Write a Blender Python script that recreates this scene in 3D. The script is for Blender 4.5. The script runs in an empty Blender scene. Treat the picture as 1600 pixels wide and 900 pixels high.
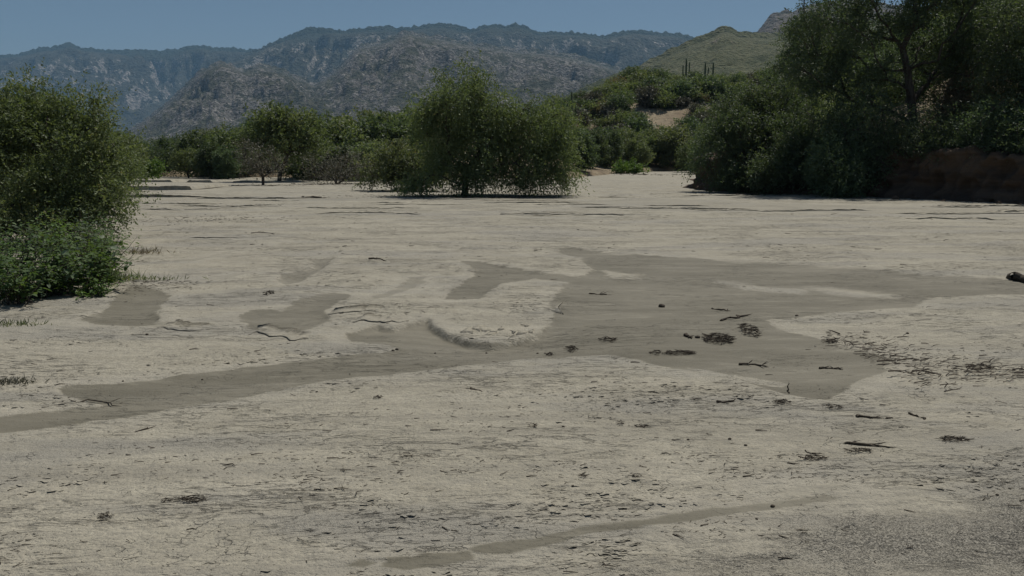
import bpy, math, random
import numpy as np
from mathutils import Vector

# ------------------------------------------------------------------ camera, sky, sun, exposure
SC = bpy.context.scene
COL = SC.collection
CAM_H, FPX, HORIZON = 1.7, 1256.0, 245.0            # eye height, focal length and horizon row in a 1600x900 frame
PITCH = math.atan((450.0 - HORIZON) / FPX)
cam_d = bpy.data.cameras.new('camera'); cam = bpy.data.objects.new('camera', cam_d); COL.objects.link(cam)
cam_d.sensor_width = 36.0; cam_d.lens = 36.0 * FPX / 1600.0
cam_d.clip_start = 0.05; cam_d.clip_end = 40000.0
cam.location = (0, 0, CAM_H); cam.rotation_euler = (math.pi / 2 - PITCH, 0, 0)
SC.camera = cam
SUN_EL, SUN_AZ = math.radians(63), math.radians(38)  # azimuth clockwise from +Y
W = bpy.data.worlds.new('World'); SC.world = W; W.use_nodes = True
_nt = W.node_tree
_sky = _nt.nodes.new('ShaderNodeTexSky'); _sky.sky_type = 'NISHITA'; _sky.sun_disc = False
_sky.sun_elevation = SUN_EL; _sky.sun_rotation = SUN_AZ
_sky.altitude = 900; _sky.air_density = 1.0; _sky.dust_density = 0.35; _sky.ozone_density = 0.7
_bg = _nt.nodes['Background']; _bg.inputs['Strength'].default_value = 0.05
_nt.links.new(_sky.outputs['Color'], _bg.inputs['Color'])
sun_d = bpy.data.lights.new('sun', 'SUN'); sun = bpy.data.objects.new('sun', sun_d); COL.objects.link(sun)
sun_d.energy = 4.5; sun_d.angle = math.radians(0.55); sun_d.color = (1.0, 0.955, 0.875)
_s = Vector((math.cos(SUN_EL) * math.sin(SUN_AZ), math.cos(SUN_EL) * math.cos(SUN_AZ), math.sin(SUN_EL)))
sun.rotation_euler = (-_s).to_track_quat('-Z', 'Y').to_euler(); sun.location = (20, 10, 60)
SC.view_settings.view_transform = 'Standard'; SC.view_settings.look = 'None'
SC.view_settings.gamma = 1.0; SC.view_settings.exposure = -0.15
SC.render.engine = 'CYCLES'
SC.cycles.max_bounces = 6; SC.cycles.diffuse_bounces = 3; SC.cycles.transmission_bounces = 4
SC.cycles.volume_bounces = 0; SC.cycles.use_denoising = True

# ------------------------------------------------------------------ helpers
RNG = np.random.default_rng(7)
CP, SP = math.cos(PITCH), math.sin(PITCH)
def ray(px, py):
    cx, cy = (np.asarray(px, float) - 800) / FPX, (450 - np.asarray(py, float)) / FPX
    return np.stack([cx, CP + cy * SP, -SP + cy * CP], -1)
def at(px, py, Y):
    """the world point in direction (px,py) that lies Y metres ahead"""
    d = ray(px, py); return np.array([0, 0, CAM_H]) + d * (np.asarray(Y, float) / d[..., 1])[..., None]
def gnd(px, py, z=0.0):
    """the point of the flat ground seen at (px,py)"""
    d = ray(px, py); return np.array([0, 0, CAM_H]) + d * ((z - CAM_H) / d[..., 2])[..., None]
def sst(a, b, x):
    t = np.clip((np.asarray(x, float) - a) / (b - a), 0, 1); return t * t * (3 - 2 * t)
def norm(v): return v / np.maximum(np.linalg.norm(v, axis=-1, keepdims=True), 1e-9)

def _hash(ix, iy, seed):
    h = (ix.astype(np.int64) * 374761393 + iy.astype(np.int64) * 668265263 + seed * 2147483647) & 0xFFFFFFFF
    h = ((h ^ (h >> 13)) * 1274126177) & 0xFFFFFFFF
    return ((h ^ (h >> 16)) & 0xFFFFFF) / float(0x1000000)
def perlin(x, y, seed=0):
    x0, y0 = np.floor(x), np.floor(y); fx, fy = x - x0, y - y0
    u, v = fx**3 * (fx * (fx * 6 - 15) + 10), fy**3 * (fy * (fy * 6 - 15) + 10)
    def g(i, j):
        a = _hash(x0 + i, y0 + j, seed) * 2 * math.pi
        return np.cos(a) * (fx - i) + np.sin(a) * (fy - j)
    a = g(0, 0) + u * (g(1, 0) - g(0, 0)); b = g(0, 1) + u * (g(1, 1) - g(0, 1))
    return (a + v * (b - a)) * 1.5
def fbm(x, y, octv=4, seed=0, gain=0.5, lac=2.03):
    s, a = 0.0, 1.0
    for o in range(octv):
        s = s + a * perlin(x, y, seed + o * 17); x, y, a = x * lac + 3.7, y * lac + 1.3, a * gain
    return s
def ridged(x, y, octv=4, seed=0, gain=0.5, lac=2.1):
    s, a = 0.0, 1.0
    for o in range(octv):
        s = s + a * (1 - 2 * np.abs(perlin(x, y, seed + o * 31))); x, y, a = x * lac + 5.1, y * lac + 2.9, a * gain
    return s
def sdf(x, y, poly):
    """signed distance to a polygon, positive inside"""
    P = np.asarray(poly, float); d2 = np.full(x.shape, 1e18); ins = np.zeros(x.shape, bool)
    for i in range(len(P)):
        (ax, ay), (bx, by) = P[i], P[(i + 1) % len(P)]
        ex, ey = bx - ax, by - ay
        t = np.clip(((x - ax) * ex + (y - ay) * ey) / (ex * ex + ey * ey + 1e-12), 0, 1)
        d2 = np.minimum(d2, (x - ax - t * ex) ** 2 + (y - ay - t * ey) ** 2)
        if ay != by:
            ins ^= ((ay > y) != (by > y)) & (x < ex * (y - ay) / ey + ax)
    return np.where(ins, 1, -1) * np.sqrt(d2)

def mesh(name, V, F, mats=(), smooth=False, attrs=None, mat_idx=None):
    V = np.asarray(V, np.float32); F = np.asarray(F, np.int32); m, k = F.shape
    me = bpy.data.meshes.new(name)
    me.vertices.add(len(V)); me.vertices.foreach_set('co', V.ravel())
    me.loops.add(m * k); me.loops.foreach_set('vertex_index', F.ravel())
    me.polygons.add(m); me.polygons.foreach_set('loop_start', np.arange(0, m * k, k, dtype=np.int32))
    if smooth: me.polygons.foreach_set('use_smooth', np.ones(m, bool))
    for mt in (mats if isinstance(mats, (list, tuple)) else [mats]): me.materials.append(mt)
    if mat_idx is not None: me.polygons.foreach_set('material_index', np.asarray(mat_idx, np.int32))
    for nm, (dom, data) in (attrs or {}).items():
        at_ = me.attributes.new(nm, 'FLOAT', dom); at_.data.foreach_set('value', np.asarray(data, np.float32).ravel())
    me.update(calc_edges=True)
    return me
def link(name, me, parent=None, loc=None):
    o = bpy.data.objects.new(name, me); COL.objects.link(o)
    if parent: o.parent = parent
    if loc is not None: o.location = loc
    return o
def tag(o, label=None, cat=None, group=None, kind=None):
    for k, v in (('label', label), ('category', cat), ('group', group), ('kind', kind)):
        if v: o[k] = v
    return o
def grid_faces(nr, nc):
    a = np.arange(nr * nc).reshape(nr, nc)
    return np.stack([a[:-1, :-1], a[:-1, 1:], a[1:, 1:], a[1:, :-1]], -1).reshape(-1, 4)

# ------------------------------------------------------------------ materials
class NT:
    def __init__(s, name):
        s.m = bpy.data.materials.new(name); s.m.use_nodes = True; s.t = s.m.node_tree
        s.b = s.t.nodes['Principled BSDF']; s.out = s.t.nodes['Material Output']
        s.b.inputs['Specular IOR Level'].default_value = 0.25
        s.obj = s.t.nodes.new('ShaderNodeTexCoord').outputs['Object']
    def set(s, sock, v):
        if isinstance(v, bpy.types.NodeSocket): s.t.links.new(v, sock)
        elif v is not None: sock.default_value = v
    def mapping(s, scale, v=None, rot=(0, 0, 0)):
        n = s.t.nodes.new('ShaderNodeMapping'); s.set(n.inputs['Vector'], v or s.obj)
        n.inputs['Scale'].default_value = scale; n.inputs['Rotation'].default_value = rot; return n.outputs[0]
    def noise(s, scale, detail=3, rough=0.55, v=None, dist=0.0):
        n = s.t.nodes.new('ShaderNodeTexNoise'); s.set(n.inputs['Vector'], v or s.obj)
        n.inputs['Scale'].default_value = scale; n.inputs['Detail'].default_value = detail
        n.inputs['Roughness'].default_value = rough; n.inputs['Distortion'].default_value = dist
        return n.outputs['Fac']
    def voro(s, scale, v=None, feature='F1', out='Distance', rnd=1.0):
        n = s.t.nodes.new('ShaderNodeTexVoronoi'); n.feature = feature; s.set(n.inputs['Vector'], v or s.obj)
        n.inputs['Scale'].default_value = scale; n.inputs['Randomness'].default_value = rnd; return n.outputs[out]
    def math(s, op, a, b=0.0, c=0.0):
        n = s.t.nodes.new('ShaderNodeMath'); n.operation = op
        s.set(n.inputs[0], a); s.set(n.inputs[1], b); s.set(n.inputs[2], c); return n.outputs[0]
    def ramp(s, x, a, b, lo=0.0, hi=1.0):
        n = s.t.nodes.new('ShaderNodeMapRange'); n.interpolation_type = 'SMOOTHSTEP'
        s.set(n.inputs['Value'], x); s.set(n.inputs['From Min'], a); s.set(n.inputs['From Max'], b)
        s.set(n.inputs['To Min'], lo); s.set(n.inputs['To Max'], hi); return n.outputs[0]
    def mix(s, f, a, b, mode='MIX'):
        n = s.t.nodes.new('ShaderNodeMix'); n.data_type = 'RGBA'; n.blend_type = mode
        s.set(n.inputs[0], f)
        for sock, v in ((n.inputs[6], a), (n.inputs[7], b)):
            s.set(sock, (*v, 1) if isinstance(v, tuple) and len(v) == 3 else v)
        return n.outputs[2]
    def attr(s, name):
        n = s.t.nodes.new('ShaderNodeAttribute'); n.attribute_name = name; return n.outputs['Fac']
    def sep(s, v=None):
        n = s.t.nodes.new('ShaderNodeSeparateXYZ'); s.set(n.inputs[0], v or s.obj); return n.outputs
    def rand(s):
        return s.t.nodes.new('ShaderNodeObjectInfo').outputs['Random']
    def bump(s, h, dist, strength=1.0):
        n = s.t.nodes.new('ShaderNodeBump'); s.set(n.inputs['Height'], h)
        n.inputs['Distance'].default_value = dist; n.inputs['Strength'].default_value = strength
        s.set(s.b.inputs['Normal'], n.outputs[0])
    def col(s, c, rough=0.9):
        s.set(s.b.inputs['Base Color'], (*c, 1) if isinstance(c, tuple) and len(c) == 3 else c)
        s.set(s.b.inputs['Roughness'], rough); return s.m

def sand_material(name, attrs=True):
    n = NT(name)
    flow = n.mapping((0.35, 1.6, 1.0), rot=(0, 0, -0.12))
    big = n.noise(0.22, 4, 0.6, n.mapping((0.5, 1.3, 1)))
    streak = n.noise(2.2, 6, 0.65, flow)
    mid = n.noise(3.5, 5, 0.62)
    fine = n.noise(55, 3, 0.7); grain = n.noise(230, 2, 0.7)
    dry = n.mix(n.ramp(big, 0.35, 0.65), (0.395, 0.362, 0.283), (0.335, 0.307, 0.238))
    dry = n.mix(n.ramp(streak, 0.42, 0.68, 0, 0.75), dry, (0.45, 0.413, 0.325))
    dry = n.mix(n.ramp(mid, 0.50, 0.75, 0, 0.6), dry, (0.27, 0.243, 0.185))
    mott = n.noise(14, 5, 0.7, n.mapping((0.7, 1.5, 1), rot=(0, 0, -0.1)))
    dry = n.mix(n.ramp(mott, 0.46, 0.66, 0.0, 0.55), dry, (0.245, 0.226, 0.186))
    dry = n.mix(n.ramp(mott, 0.30, 0.46, 0.35, 0.0), dry, (0.47, 0.435, 0.345))
    dry = n.mix(n.ramp(fine, 0.38, 0.66, 0.0, 0.5), dry, (0.21, 0.195, 0.163))
    str2 = n.noise(1.3, 6, 0.7, n.mapping((0.14, 3.4, 1), rot=(0, 0, 0.04)))
    dry = n.mix(n.ramp(str2, 0.47, 0.64, 0, 0.5), dry, (0.235, 0.217, 0.178))
    # coarse grey grit lies in drifts
    gritm = n.ramp(n.noise(0.55, 4, 0.6, n.mapping((0.45, 1.5, 1), rot=(0, 0, -0.15))), 0.49, 0.60)
    grit = n.ramp(grain, 0.30, 0.66)
    gritc = n.mix(grit, (0.165, 0.155, 0.135), (0.40, 0.375, 0.315))
    dry = n.mix(n.math('MULTIPLY', gritm, 0.75), dry, gritc)
    # shallow drying cracks in the crust
    wv = n.mapping((1.0, 1.7, 1.0))
    wob3 = n.t.nodes.new('ShaderNodeTexNoise'); n.set(wob3.inputs['Vector'], wv); wob3.inputs['Scale'].default_value = 5.0; wob3.inputs['Detail'].default_value = 4
    wadd = n.t.nodes.new('ShaderNodeVectorMath'); wadd.operation = 'MULTIPLY_ADD'; n.set(wadd.inputs[0], wob3.outputs['Color']); wadd.inputs[1].default_value = (0.22, 0.22, 0.22); n.set(wadd.inputs[2], wv)
    ck = n.voro(10.0, wadd.outputs[0], 'DISTANCE_TO_EDGE')
    ckm = n.math('MULTIPLY', n.ramp(n.noise(1.1, 4, 0.6), 0.50, 0.60), n.ramp(n.noise(6.0, 3, 0.6), 0.46, 0.56))
    crack = n.math('MULTIPLY', n.ramp(ck, 0.0, 0.028, 1, 0), ckm)
    dry = n.mix(n.math('MULTIPLY', crack, 0.45), dry, (0.18, 0.163, 0.132))  # shade inside the deep cracks, painted into the sand colour
    hgt = n.math('ADD', n.math('MULTIPLY', fine, 0.5), n.math('MULTIPLY', mid, 0.9)); hgt = n.math('ADD', hgt, n.math('MULTIPLY', mott, 0.9))
    hgt = n.math('ADD', hgt, n.math('MULTIPLY', n.math('MULTIPLY', grain, gritm), 0.25))
    # short broken lips in the crust, drawn out along the flow
    lipn = n.noise(1.0, 5, 0.62, n.mapping((2.6, 10.5, 1), rot=(0, 0, -0.14)), 0.6)
    lipm = n.ramp(n.noise(0.8, 4, 0.6, n.mapping((0.6, 1.3, 1))), 0.44, 0.60)
    lip = n.math('MULTIPLY', n.ramp(n.math('ABSOLUTE', n.math('SUBTRACT', lipn, 0.5)), 0.0, 0.022, 1, 0), lipm)
    dry = n.mix(n.math('MULTIPLY', lip, 0.36), dry, (0.19, 0.170, 0.130))  # shade in the gaps under the lips, painted as a darker tone
    hgt = n.math('SUBTRACT', hgt, n.math('MULTIPLY', lip, 0.55))
    hgt = n.math('SUBTRACT', hgt, n.math('MULTIPLY', crack, 0.6))
    if attrs:
        sd = n.attr('wet_sd')
        wob = n.math('SUBTRACT', n.noise(3.2, 7, 0.74, n.mapping((0.8, 1.5, 1))), 0.5)
        e = n.math('MULTIPLY_ADD', wob, n.math('MULTIPLY_ADD', n.attr('rng'), 0.032, 0.01), sd)
        soft = n.math('MULTIPLY', n.ramp(n.noise(0.6, 3, 0.5), 0.44, 0.62), n.math('MULTIPLY', n.ramp(n.sep()[1], 8.5, 11.0), n.ramp(n.sep()[0], 0.6, 2.0)))                       # some margins are sharp, others fade out
        e = n.math('MULTIPLY_ADD', n.math('MULTIPLY', soft, n.math('SUBTRACT', n.noise(11, 6, 0.8, n.mapping((0.6, 1.6, 1))), 0.5)), n.math('MULTIPLY_ADD', n.attr('rng'), 0.06, 0.1), e)
        wet = n.ramp(e, -0.006, n.math('MULTIPLY_ADD', soft, n.math('MULTIPLY_ADD', n.attr('rng'), 0.035, 0.05), n.math('MULTIPLY_ADD', n.attr('rng'), 0.002, 0.014)))
        rim = n.math('MULTIPLY', n.ramp(e, -0.30, -0.04), n.math('SUBTRACT', 1.0, wet))
        dry = n.mix(n.math('MULTIPLY', rim, 0.3), dry, (0.42, 0.39, 0.325))
        wtone = n.mix(n.ramp(n.noise(0.9, 5, 0.6, flow), 0.35, 0.7), (0.130, 0.118, 0.087), (0.184, 0.168, 0.128))
        wtone = n.mix(n.ramp(mott, 0.45, 0.70, 0, 0.45), wtone, (0.130, 0.117, 0.085)); wtone = n.mix(n.ramp(n.noise(4.5, 6, 0.72, flow), 0.52, 0.70, 0, 0.6), wtone, (0.250, 0.230, 0.178))
        wtone = n.mix(n.ramp(fine, 0.45, 0.8, 0, 0.3), wtone, (0.120, 0.108, 0.080))
        dryer = n.ramp(n.noise(1.3, 5, 0.65, flow), 0.34, 0.56, 0.86, 1.0)
        halo = n.math('MULTIPLY', n.ramp(n.math('MULTIPLY_ADD', n.math('SUBTRACT', n.noise(1.7, 6, 0.72, flow), 0.5), 0.45, e), -0.18, 0.01, 0, 0.17), n.math('SUBTRACT', 1.0, wet))
        c = n.mix(n.math('MULTIPLY', n.math('MULTIPLY_ADD', wet, dryer, halo), n.attr('wet_amt')), dry, wtone)
        # coarse road-edge aggregate
        road = n.ramp(n.math('MULTIPLY_ADD', n.math('SUBTRACT', n.noise(1.5, 5, 0.65), 0.5), 0.9, n.attr('road_sd')), -0.22, 0.38)
        st = n.voro(140, None, 'F1', 'Color'); sg = n.ramp(n.sep(st)[0], 0.0, 1.0)
        stone = n.mix(sg, (0.075, 0.070, 0.060), (0.34, 0.315, 0.262))
        stone = n.mix(n.ramp(n.noise(2.0, 5, 0.7), 0.44, 0.72, 0, 0.6), stone, (0.31, 0.290, 0.243))
        c = n.mix(n.math('MULTIPLY', road, 0.85), c, stone)
        sv = n.ramp(n.voro(140), 0.0, 0.55, 1, 0)
        hd = n.math('MULTIPLY', n.math('SUBTRACT', hgt, 1.12), n.math('MULTIPLY_ADD', wet, -0.62, 1.0))
        hd = n.math('ADD', hd, n.math('MULTIPLY', n.math('MULTIPLY', sv, road), 0.45))
        n.bump(hd, 0.026, 1.0)
        return n.col(c, n.math('MULTIPLY_ADD', wet, -0.22, 0.95))
    n.bump(hgt, 0.026, 1.0)
    return n.col(dry, 0.95)
M = {}
M['sand'] = sand_material('sand_with_damp_patches'); M['sand_plain'] = sand_material('dry_sand', False)

def leaf_material(name, c1, c2, dry=None, trans=0.38):
    n = NT(name); t = n.attr('tint')
    c = n.mix(t, c1, c2)
    if dry: c = n.mix(n.ramp(t, 0.93, 1.0), c, dry)
    hue = n.t.nodes.new('ShaderNodeHueSaturation'); n.set(hue.inputs['Color'], c)
    n.set(hue.inputs['Value'], n.math('MULTIPLY_ADD', n.rand(), 0.30, 0.95)); n.set(hue.inputs['Hue'], n.math('MULTIPLY_ADD', n.rand(), 0.025, 0.498))
    c = hue.outputs[0]
    n.col(c, 0.6); n.b.inputs['Specular IOR Level'].default_value = 0.3
    tr = n.t.nodes.new('ShaderNodeBsdfTranslucent'); n.set(tr.inputs['Color'], n.mix(1.0, c, (1.25, 1.3, 0.6), 'MULTIPLY'))
    mx = n.t.nodes.new('ShaderNodeMixShader'); mx.inputs[0].default_value = trans
    n.t.links.new(n.b.outputs[0], mx.inputs[1]); n.t.links.new(tr.outputs[0], mx.inputs[2])
    n.t.links.new(mx.outputs[0], n.out.inputs['Surface']); return n.m
M['mesquite'] = leaf_material('mesquite_leaves', (0.066, 0.088, 0.042), (0.170, 0.195, 0.094), (0.19, 0.170, 0.095))
M['olive'] = leaf_material('olive_leaves', (0.082, 0.104, 0.056), (0.165, 0.188, 0.100), (0.17, 0.155, 0.095))
M['dark_leaf'] = leaf_material('dark_green_leaves', (0.048, 0.072, 0.043), (0.108, 0.136, 0.076))
M['bright'] = leaf_material('bright_green_leaves', (0.065, 0.102, 0.026), (0.125, 0.170, 0.046))
M['tan_leaf'] = leaf_material('dry_tan_leaves', (0.105, 0.085, 0.062), (0.175, 0.145, 0.105))
M['grey_twig'] = leaf_material('grey_bare_twigs', (0.085, 0.080, 0.062), (0.16, 0.15, 0.115), None, 0.1)
M['broad'] = leaf_material('broad_weed_leaves', (0.052, 0.088, 0.032), (0.120, 0.168, 0.058), (0.27, 0.30, 0.20))
def bark(name, a, b):
    n = NT(name); f = n.noise(9, 5, 0.65, n.mapping((1, 1, 0.25)))
    n.bump(f, 0.02, 0.8); return n.col(n.mix(n.ramp(f, 0.35, 0.7), a, b), 0.92)
M['bark'] = bark('dark_bark', (0.045, 0.037, 0.030), (0.105, 0.088, 0.070))
M['dead'] = bark('weathered_dead_wood', (0.12, 0.105, 0.085), (0.27, 0.24, 0.20))
M['drift'] = bark('damp_driftwood', (0.035, 0.028, 0.021), (0.090, 0.073, 0.054))
def soil():
    n = NT('dry_hillside_soil'); a = n.noise(0.12, 5, 0.6); b = n.noise(1.4, 5, 0.65); d = n.noise(14, 4, 0.7)
    c = n.mix(n.ramp(a, 0.38, 0.62), (0.20, 0.150, 0.098), (0.30, 0.245, 0.165))
    c = n.mix(n.ramp(b, 0.45, 0.68, 0, 0.8), c, (0.115, 0.095, 0.060))
    c = n.mix(n.ramp(d, 0.5, 0.75, 0, 0.6), c, (0.33, 0.29, 0.22))
    n.bump(n.math('ADD', b, n.math('MULTIPLY', d, 0.4)), 0.25, 0.8); return n.col(c, 0.95)
M['soil'] = soil()
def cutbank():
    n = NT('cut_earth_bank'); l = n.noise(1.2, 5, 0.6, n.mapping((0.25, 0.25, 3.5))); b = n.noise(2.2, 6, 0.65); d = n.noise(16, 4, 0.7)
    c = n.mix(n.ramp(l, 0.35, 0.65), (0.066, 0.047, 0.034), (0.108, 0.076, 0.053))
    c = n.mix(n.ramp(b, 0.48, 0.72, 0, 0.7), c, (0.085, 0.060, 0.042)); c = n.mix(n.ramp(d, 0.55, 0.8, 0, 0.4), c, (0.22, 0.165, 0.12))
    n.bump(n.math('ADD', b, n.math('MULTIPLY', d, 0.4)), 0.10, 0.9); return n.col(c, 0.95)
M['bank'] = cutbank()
def rock():
    n = NT('granite_rock'); a = n.noise(2.5, 5, 0.65); d = n.noise(30, 3, 0.7)
    c = n.mix(n.ramp(a, 0.35, 0.65), (0.24, 0.20, 0.16), (0.42, 0.37, 0.30)); c = n.mix(n.ramp(d, 0.5, 0.8, 0, 0.5), c, (0.14, 0.12, 0.10))
    n.bump(a, 0.08, 0.8); return n.col(c, 0.9)
M['rock'] = rock()
def mountain_mat(name, scale, rockc, rockd, scrub, scrub2, rock_lo, rock_hi, forest=None, grass=None):
    """granite with scrub; scale = size in metres of one boulder or bush"""
    n = NT(name); f = 1.0 / scale
    v = n.mapping((1, 1, 1.6))
    big = n.noise(f * 0.035, 5, 0.6, v); mid = n.noise(f * 0.16, 6, 0.68, v); fine = n.noise(f * 0.9, 3, 0.7, v)
    bush = n.voro(f * 0.55, v); out = n.voro(f * 0.16, v, 'F1', 'Color'); blk = n.sep(out)[0]
    geo = n.t.nodes.new('ShaderNodeNewGeometry'); nz = n.sep(geo.outputs['Normal'])[2]
    base = n.mix(n.ramp(mid, 0.40, 0.62), scrub, scrub2)
    if grass: base = n.mix(n.ramp(big, 0.42, 0.58, 0, 0.8), base, grass)
    rk = n.mix(n.ramp(fine, 0.35, 0.7), rockd, rockc)
    rk = n.mix(n.ramp(blk, 0.2, 0.9, 0, 0.45), rk, rockd)
    k = n.math('ADD', n.math('MULTIPLY', mid, 1.0), n.math('MULTIPLY', big, 0.75))
    k = n.math('ADD', k, n.math('MULTIPLY', fine, 0.35)); k = n.math('SUBTRACT', k, n.math('MULTIPLY', nz, 0.35))
    fac = n.ramp(k, rock_lo, rock_hi)
    c = n.mix(fac, base, rk)
    c = n.mix(n.ramp(bush, 0.25, 0.42, 0.75, 0), c, scrub)       # separate bushes
    if forest:
        z = n.math('MULTIPLY_ADD', big, 260.0, n.sep()[2]); z = n.math('MULTIPLY_ADD', mid, 160.0, z)
        c = n.mix(n.math('MULTIPLY', n.ramp(z, forest[0], forest[1]), n.ramp(k, rock_lo + 0.10, rock_hi + 0.12, 0.95, 0.1)), c, (0.030, 0.042, 0.024))
    n.bump(n.math('ADD', n.math('MULTIPLY', mid, 2.0), n.math('ADD', fine, n.math('MULTIPLY', bush, -0.6))), scale * 2.4, 1.0)
    return n.col(c, 0.95)
M['mt_far'] = mountain_mat('far_ridge_granite', 16, (0.50, 0.47, 0.43), (0.22, 0.20, 0.19), (0.050, 0.056, 0.044), (0.095, 0.095, 0.075), 0.86, 0.95, (880, 1030))
M['mt_high'] = mountain_mat('high_ridge_forest_and_granite', 14, (0.50, 0.465, 0.425), (0.22, 0.20, 0.18), (0.046, 0.054, 0.040), (0.092, 0.092, 0.070), 0.86, 0.96, (880, 1010))
M['mt_front'] = mountain_mat('front_range_granite', 7, (0.38, 0.355, 0.33), (0.095, 0.09, 0.085), (0.058, 0.064, 0.044), (0.120, 0.118, 0.084), 0.70, 0.86)
M['mt_green'] = mountain_mat('grassy_hill', 3.2, (0.34, 0.30, 0.24), (0.2, 0.175, 0.14), (0.070, 0.085, 0.040), (0.135, 0.140, 0.072), 0.86, 1.0, None, (0.150, 0.155, 0.085))
M['mt_crag'] = mountain_mat('craggy_peak', 7, (0.25, 0.22, 0.20), (0.11, 0.10, 0.09), (0.075, 0.075, 0.05), (0.14, 0.125, 0.09), 0.55, 0.80)
def cactus_mat():
    n = NT('cactus_skin'); return n.col(n.mix(n.noise(3, 3), (0.05, 0.075, 0.04), (0.09, 0.115, 0.06)), 0.7)
M['cactus'] = cactus_mat()

# ------------------------------------------------------------------ ground: dry wash with damp channels
def gp(pts): return gnd(*np.array(pts, float).T)[:, :2]
DAMP = [  # (outline, strength of the damp tone, depth in metres, width of the edge)
 (gp([(-80,660),(0,648),(70,640),(165,630),(95,616),(85,606),(110,601),(240,592),(330,580),(440,566),(530,556),(600,549),(622,543),(600,537),(545,533),
      (535,522),(560,516),(590,508),(615,512),(640,505),(668,500),(684,512),(702,522),(735,531),(770,534),(806,529),(838,520),(858,505),(866,492),(856,474),(872,456),(886,442),(835,438),
      (788,444),(764,458),(752,470),(716,471),(690,470),(704,455),(728,440),(744,424),(716,410),(752,412),(800,420),(860,430),(905,433),(925,424),(905,409),(868,396),
      (880,385),(950,392),(1050,402),(1150,408),(1250,412),(1350,420),(1450,432),(1560,438),(1700,444),(1700,462),(1560,461),(1450,466),(1430,480),(1330,487),(1250,496),(1195,500),(1215,512),
      (1290,530),(1340,545),(1392,560),(1386,580),(1345,596),(1318,612),(1300,628),(1255,622),(1215,613),(1150,592),(1090,580),(1035,570),(1000,560),(950,551),(900,552),(820,557),(740,566),
      (680,575),(560,589),(480,600),(400,615),(300,632),(200,650),(100,662),(0,674),(-80,684)]), 1.0, 0.012, 0.20),
 (gp([(118,503),(158,490),(170,478),(186,456),(206,444),(250,452),(270,463),(256,478),(246,492),(256,510),(205,514),(150,510)]), 1.0, 0.016, 0.2),
 (gp([(225,500),(300,512),(372,517),(360,524),(290,520),(230,514)]), 0.5, 0.0, 0.2),
 (gp([(372,498),(390,486),(440,489),(470,470),(520,460),(552,465),(526,478),(512,490),(517,505),(480,519),(430,523),(388,516)]), 0.95, 0.022, 0.12),
 (gp([(430,443),(442,431),(480,425),(492,415),(478,405),(522,403),(514,415),(494,431),(470,443),(446,446)]), 0.75, 0.02, 0.3),
 (gp([(568,472),(620,452),(640,436),(668,433),(662,445),(630,459),(592,469)]), 0.6, 0.0, 0.3),
 (gp([(742,862),(800,850),(850,846),(905,831),(1000,819),(1100,804),(1200,790),(1290,776),(1305,781),(1200,800),(1100,815),(1000,829),(920,837),(862,853),(800,865),(752,864)]), 1.0, 0.004, 0.05),
 (gp([(600,890),(608,877),(645,880),(668,868),(728,868),(736,878),(700,884),(645,892)]), 1.0, 0.004, 0.05),
 (gp([(545,889),(568,881),(584,885),(570,892)]), 1.0, 0.003, 0.05),
 (gp([(1200,770),(1260,762),(1300,757),(1330,764),(1290,776),(1230,782)]), 0.35, 0.0, 0.1),
 (gp([(880,312),(1000,309),(1250,318),(1700,328),(1700,348),(1450,338),(1200,332),(1000,329),(890,326)]), 0.40, 0.0, 0.3),
 (gp([(330,307),(600,303),(890,309),(880,318),(600,315),(350,313)]), 0.40, 0.0, 0.3),
 (gp([(940,452),(1010,458),(1090,470),(1080,474),(1000,464)]), 0.5, 0.0, 0.2), (gp([(215,410),(300,404),(420,384),(300,409)]), 0.4, 0.0, 0.2), (gp([(560,398),(640,392),(720,398),(640,398)]), 0.4, 0.0, 0.2), (gp([(275,440),(330,432),(420,424),(340,438)]), 0.35, 0.0, 0.2), (gp([(820,400),(900,398),(960,404),(900,407)]), 0.4, 0.0, 0.2),
 (gp([(180,330),(330,332),(360,340),(200,338)]), 0.3, 0.0, 0.3),
]
SCARP = gp([(535,512),(590,507),(640,504),(668,500),(684,512),(702,522),(735,531),(770,534),(806,529),(838,520),(838,521),(806,530),(770,535),(735,532),(702,523),(684,513),(668,501),(640,505),(590,508),(535,513)])
BARS = [gp([(1125,440),(1180,446),(1250,452),(1245,456),(1170,450)]), gp([(1280,450),(1350,456),(1420,461),(1400,464),(1320,458)]),
        gp([(945,424),(985,430),(1000,436),(960,434)]), gp([(1075,572),(1140,584),(1225,597),(1215,602),(1130,592)])]     # dry streaks within
ROAD = gp([(930,905),(1060,872),(1150,858),(1210,838),(1330,806),(1450,790),(1600,762),(1760,742),(1760,905)])

def damp(x, y):
    best, amt, dep = np.full(x.shape, -50.0), np.zeros(x.shape), np.zeros(x.shape)
    near = (np.hypot(x, y) < 48) & (y > 0)
    if near.any():
        xs, ys = x[near], y[near]; b, a, d = best[near], amt[near], dep[near]
        wob = 0.06 * fbm(xs * 1.5, ys * 2.2, 3, 91)
        soft = 0.25 + 2.6 * sst(-.25, .35, fbm(xs * .35, ys * .5, 2, 93))
        scarp = np.exp(-np.square(np.abs(sdf(xs, ys, SCARP)) / .40))
        for q_, (poly, am, dp, wd) in enumerate(DAMP):
            s = sdf(xs, ys, poly) + (0.018 if 6 <= q_ <= 8 else 0.0); up = s > b
            a = np.where(up, am, a); b = np.maximum(b, s); d = np.maximum(d, dp * sst(-0.01, wd * soft, s + wob))
            if q_ == 0: d = d + .055 * scarp * sst(-.015, .05, s + wob * .6)
        for poly in BARS:
            s = sdf(xs, ys, poly); b = np.minimum(b, -s - 0.02 + 0.0 * s)
        best[near], amt[near], dep[near] = b, a, d
    return best, amt, dep
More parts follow.
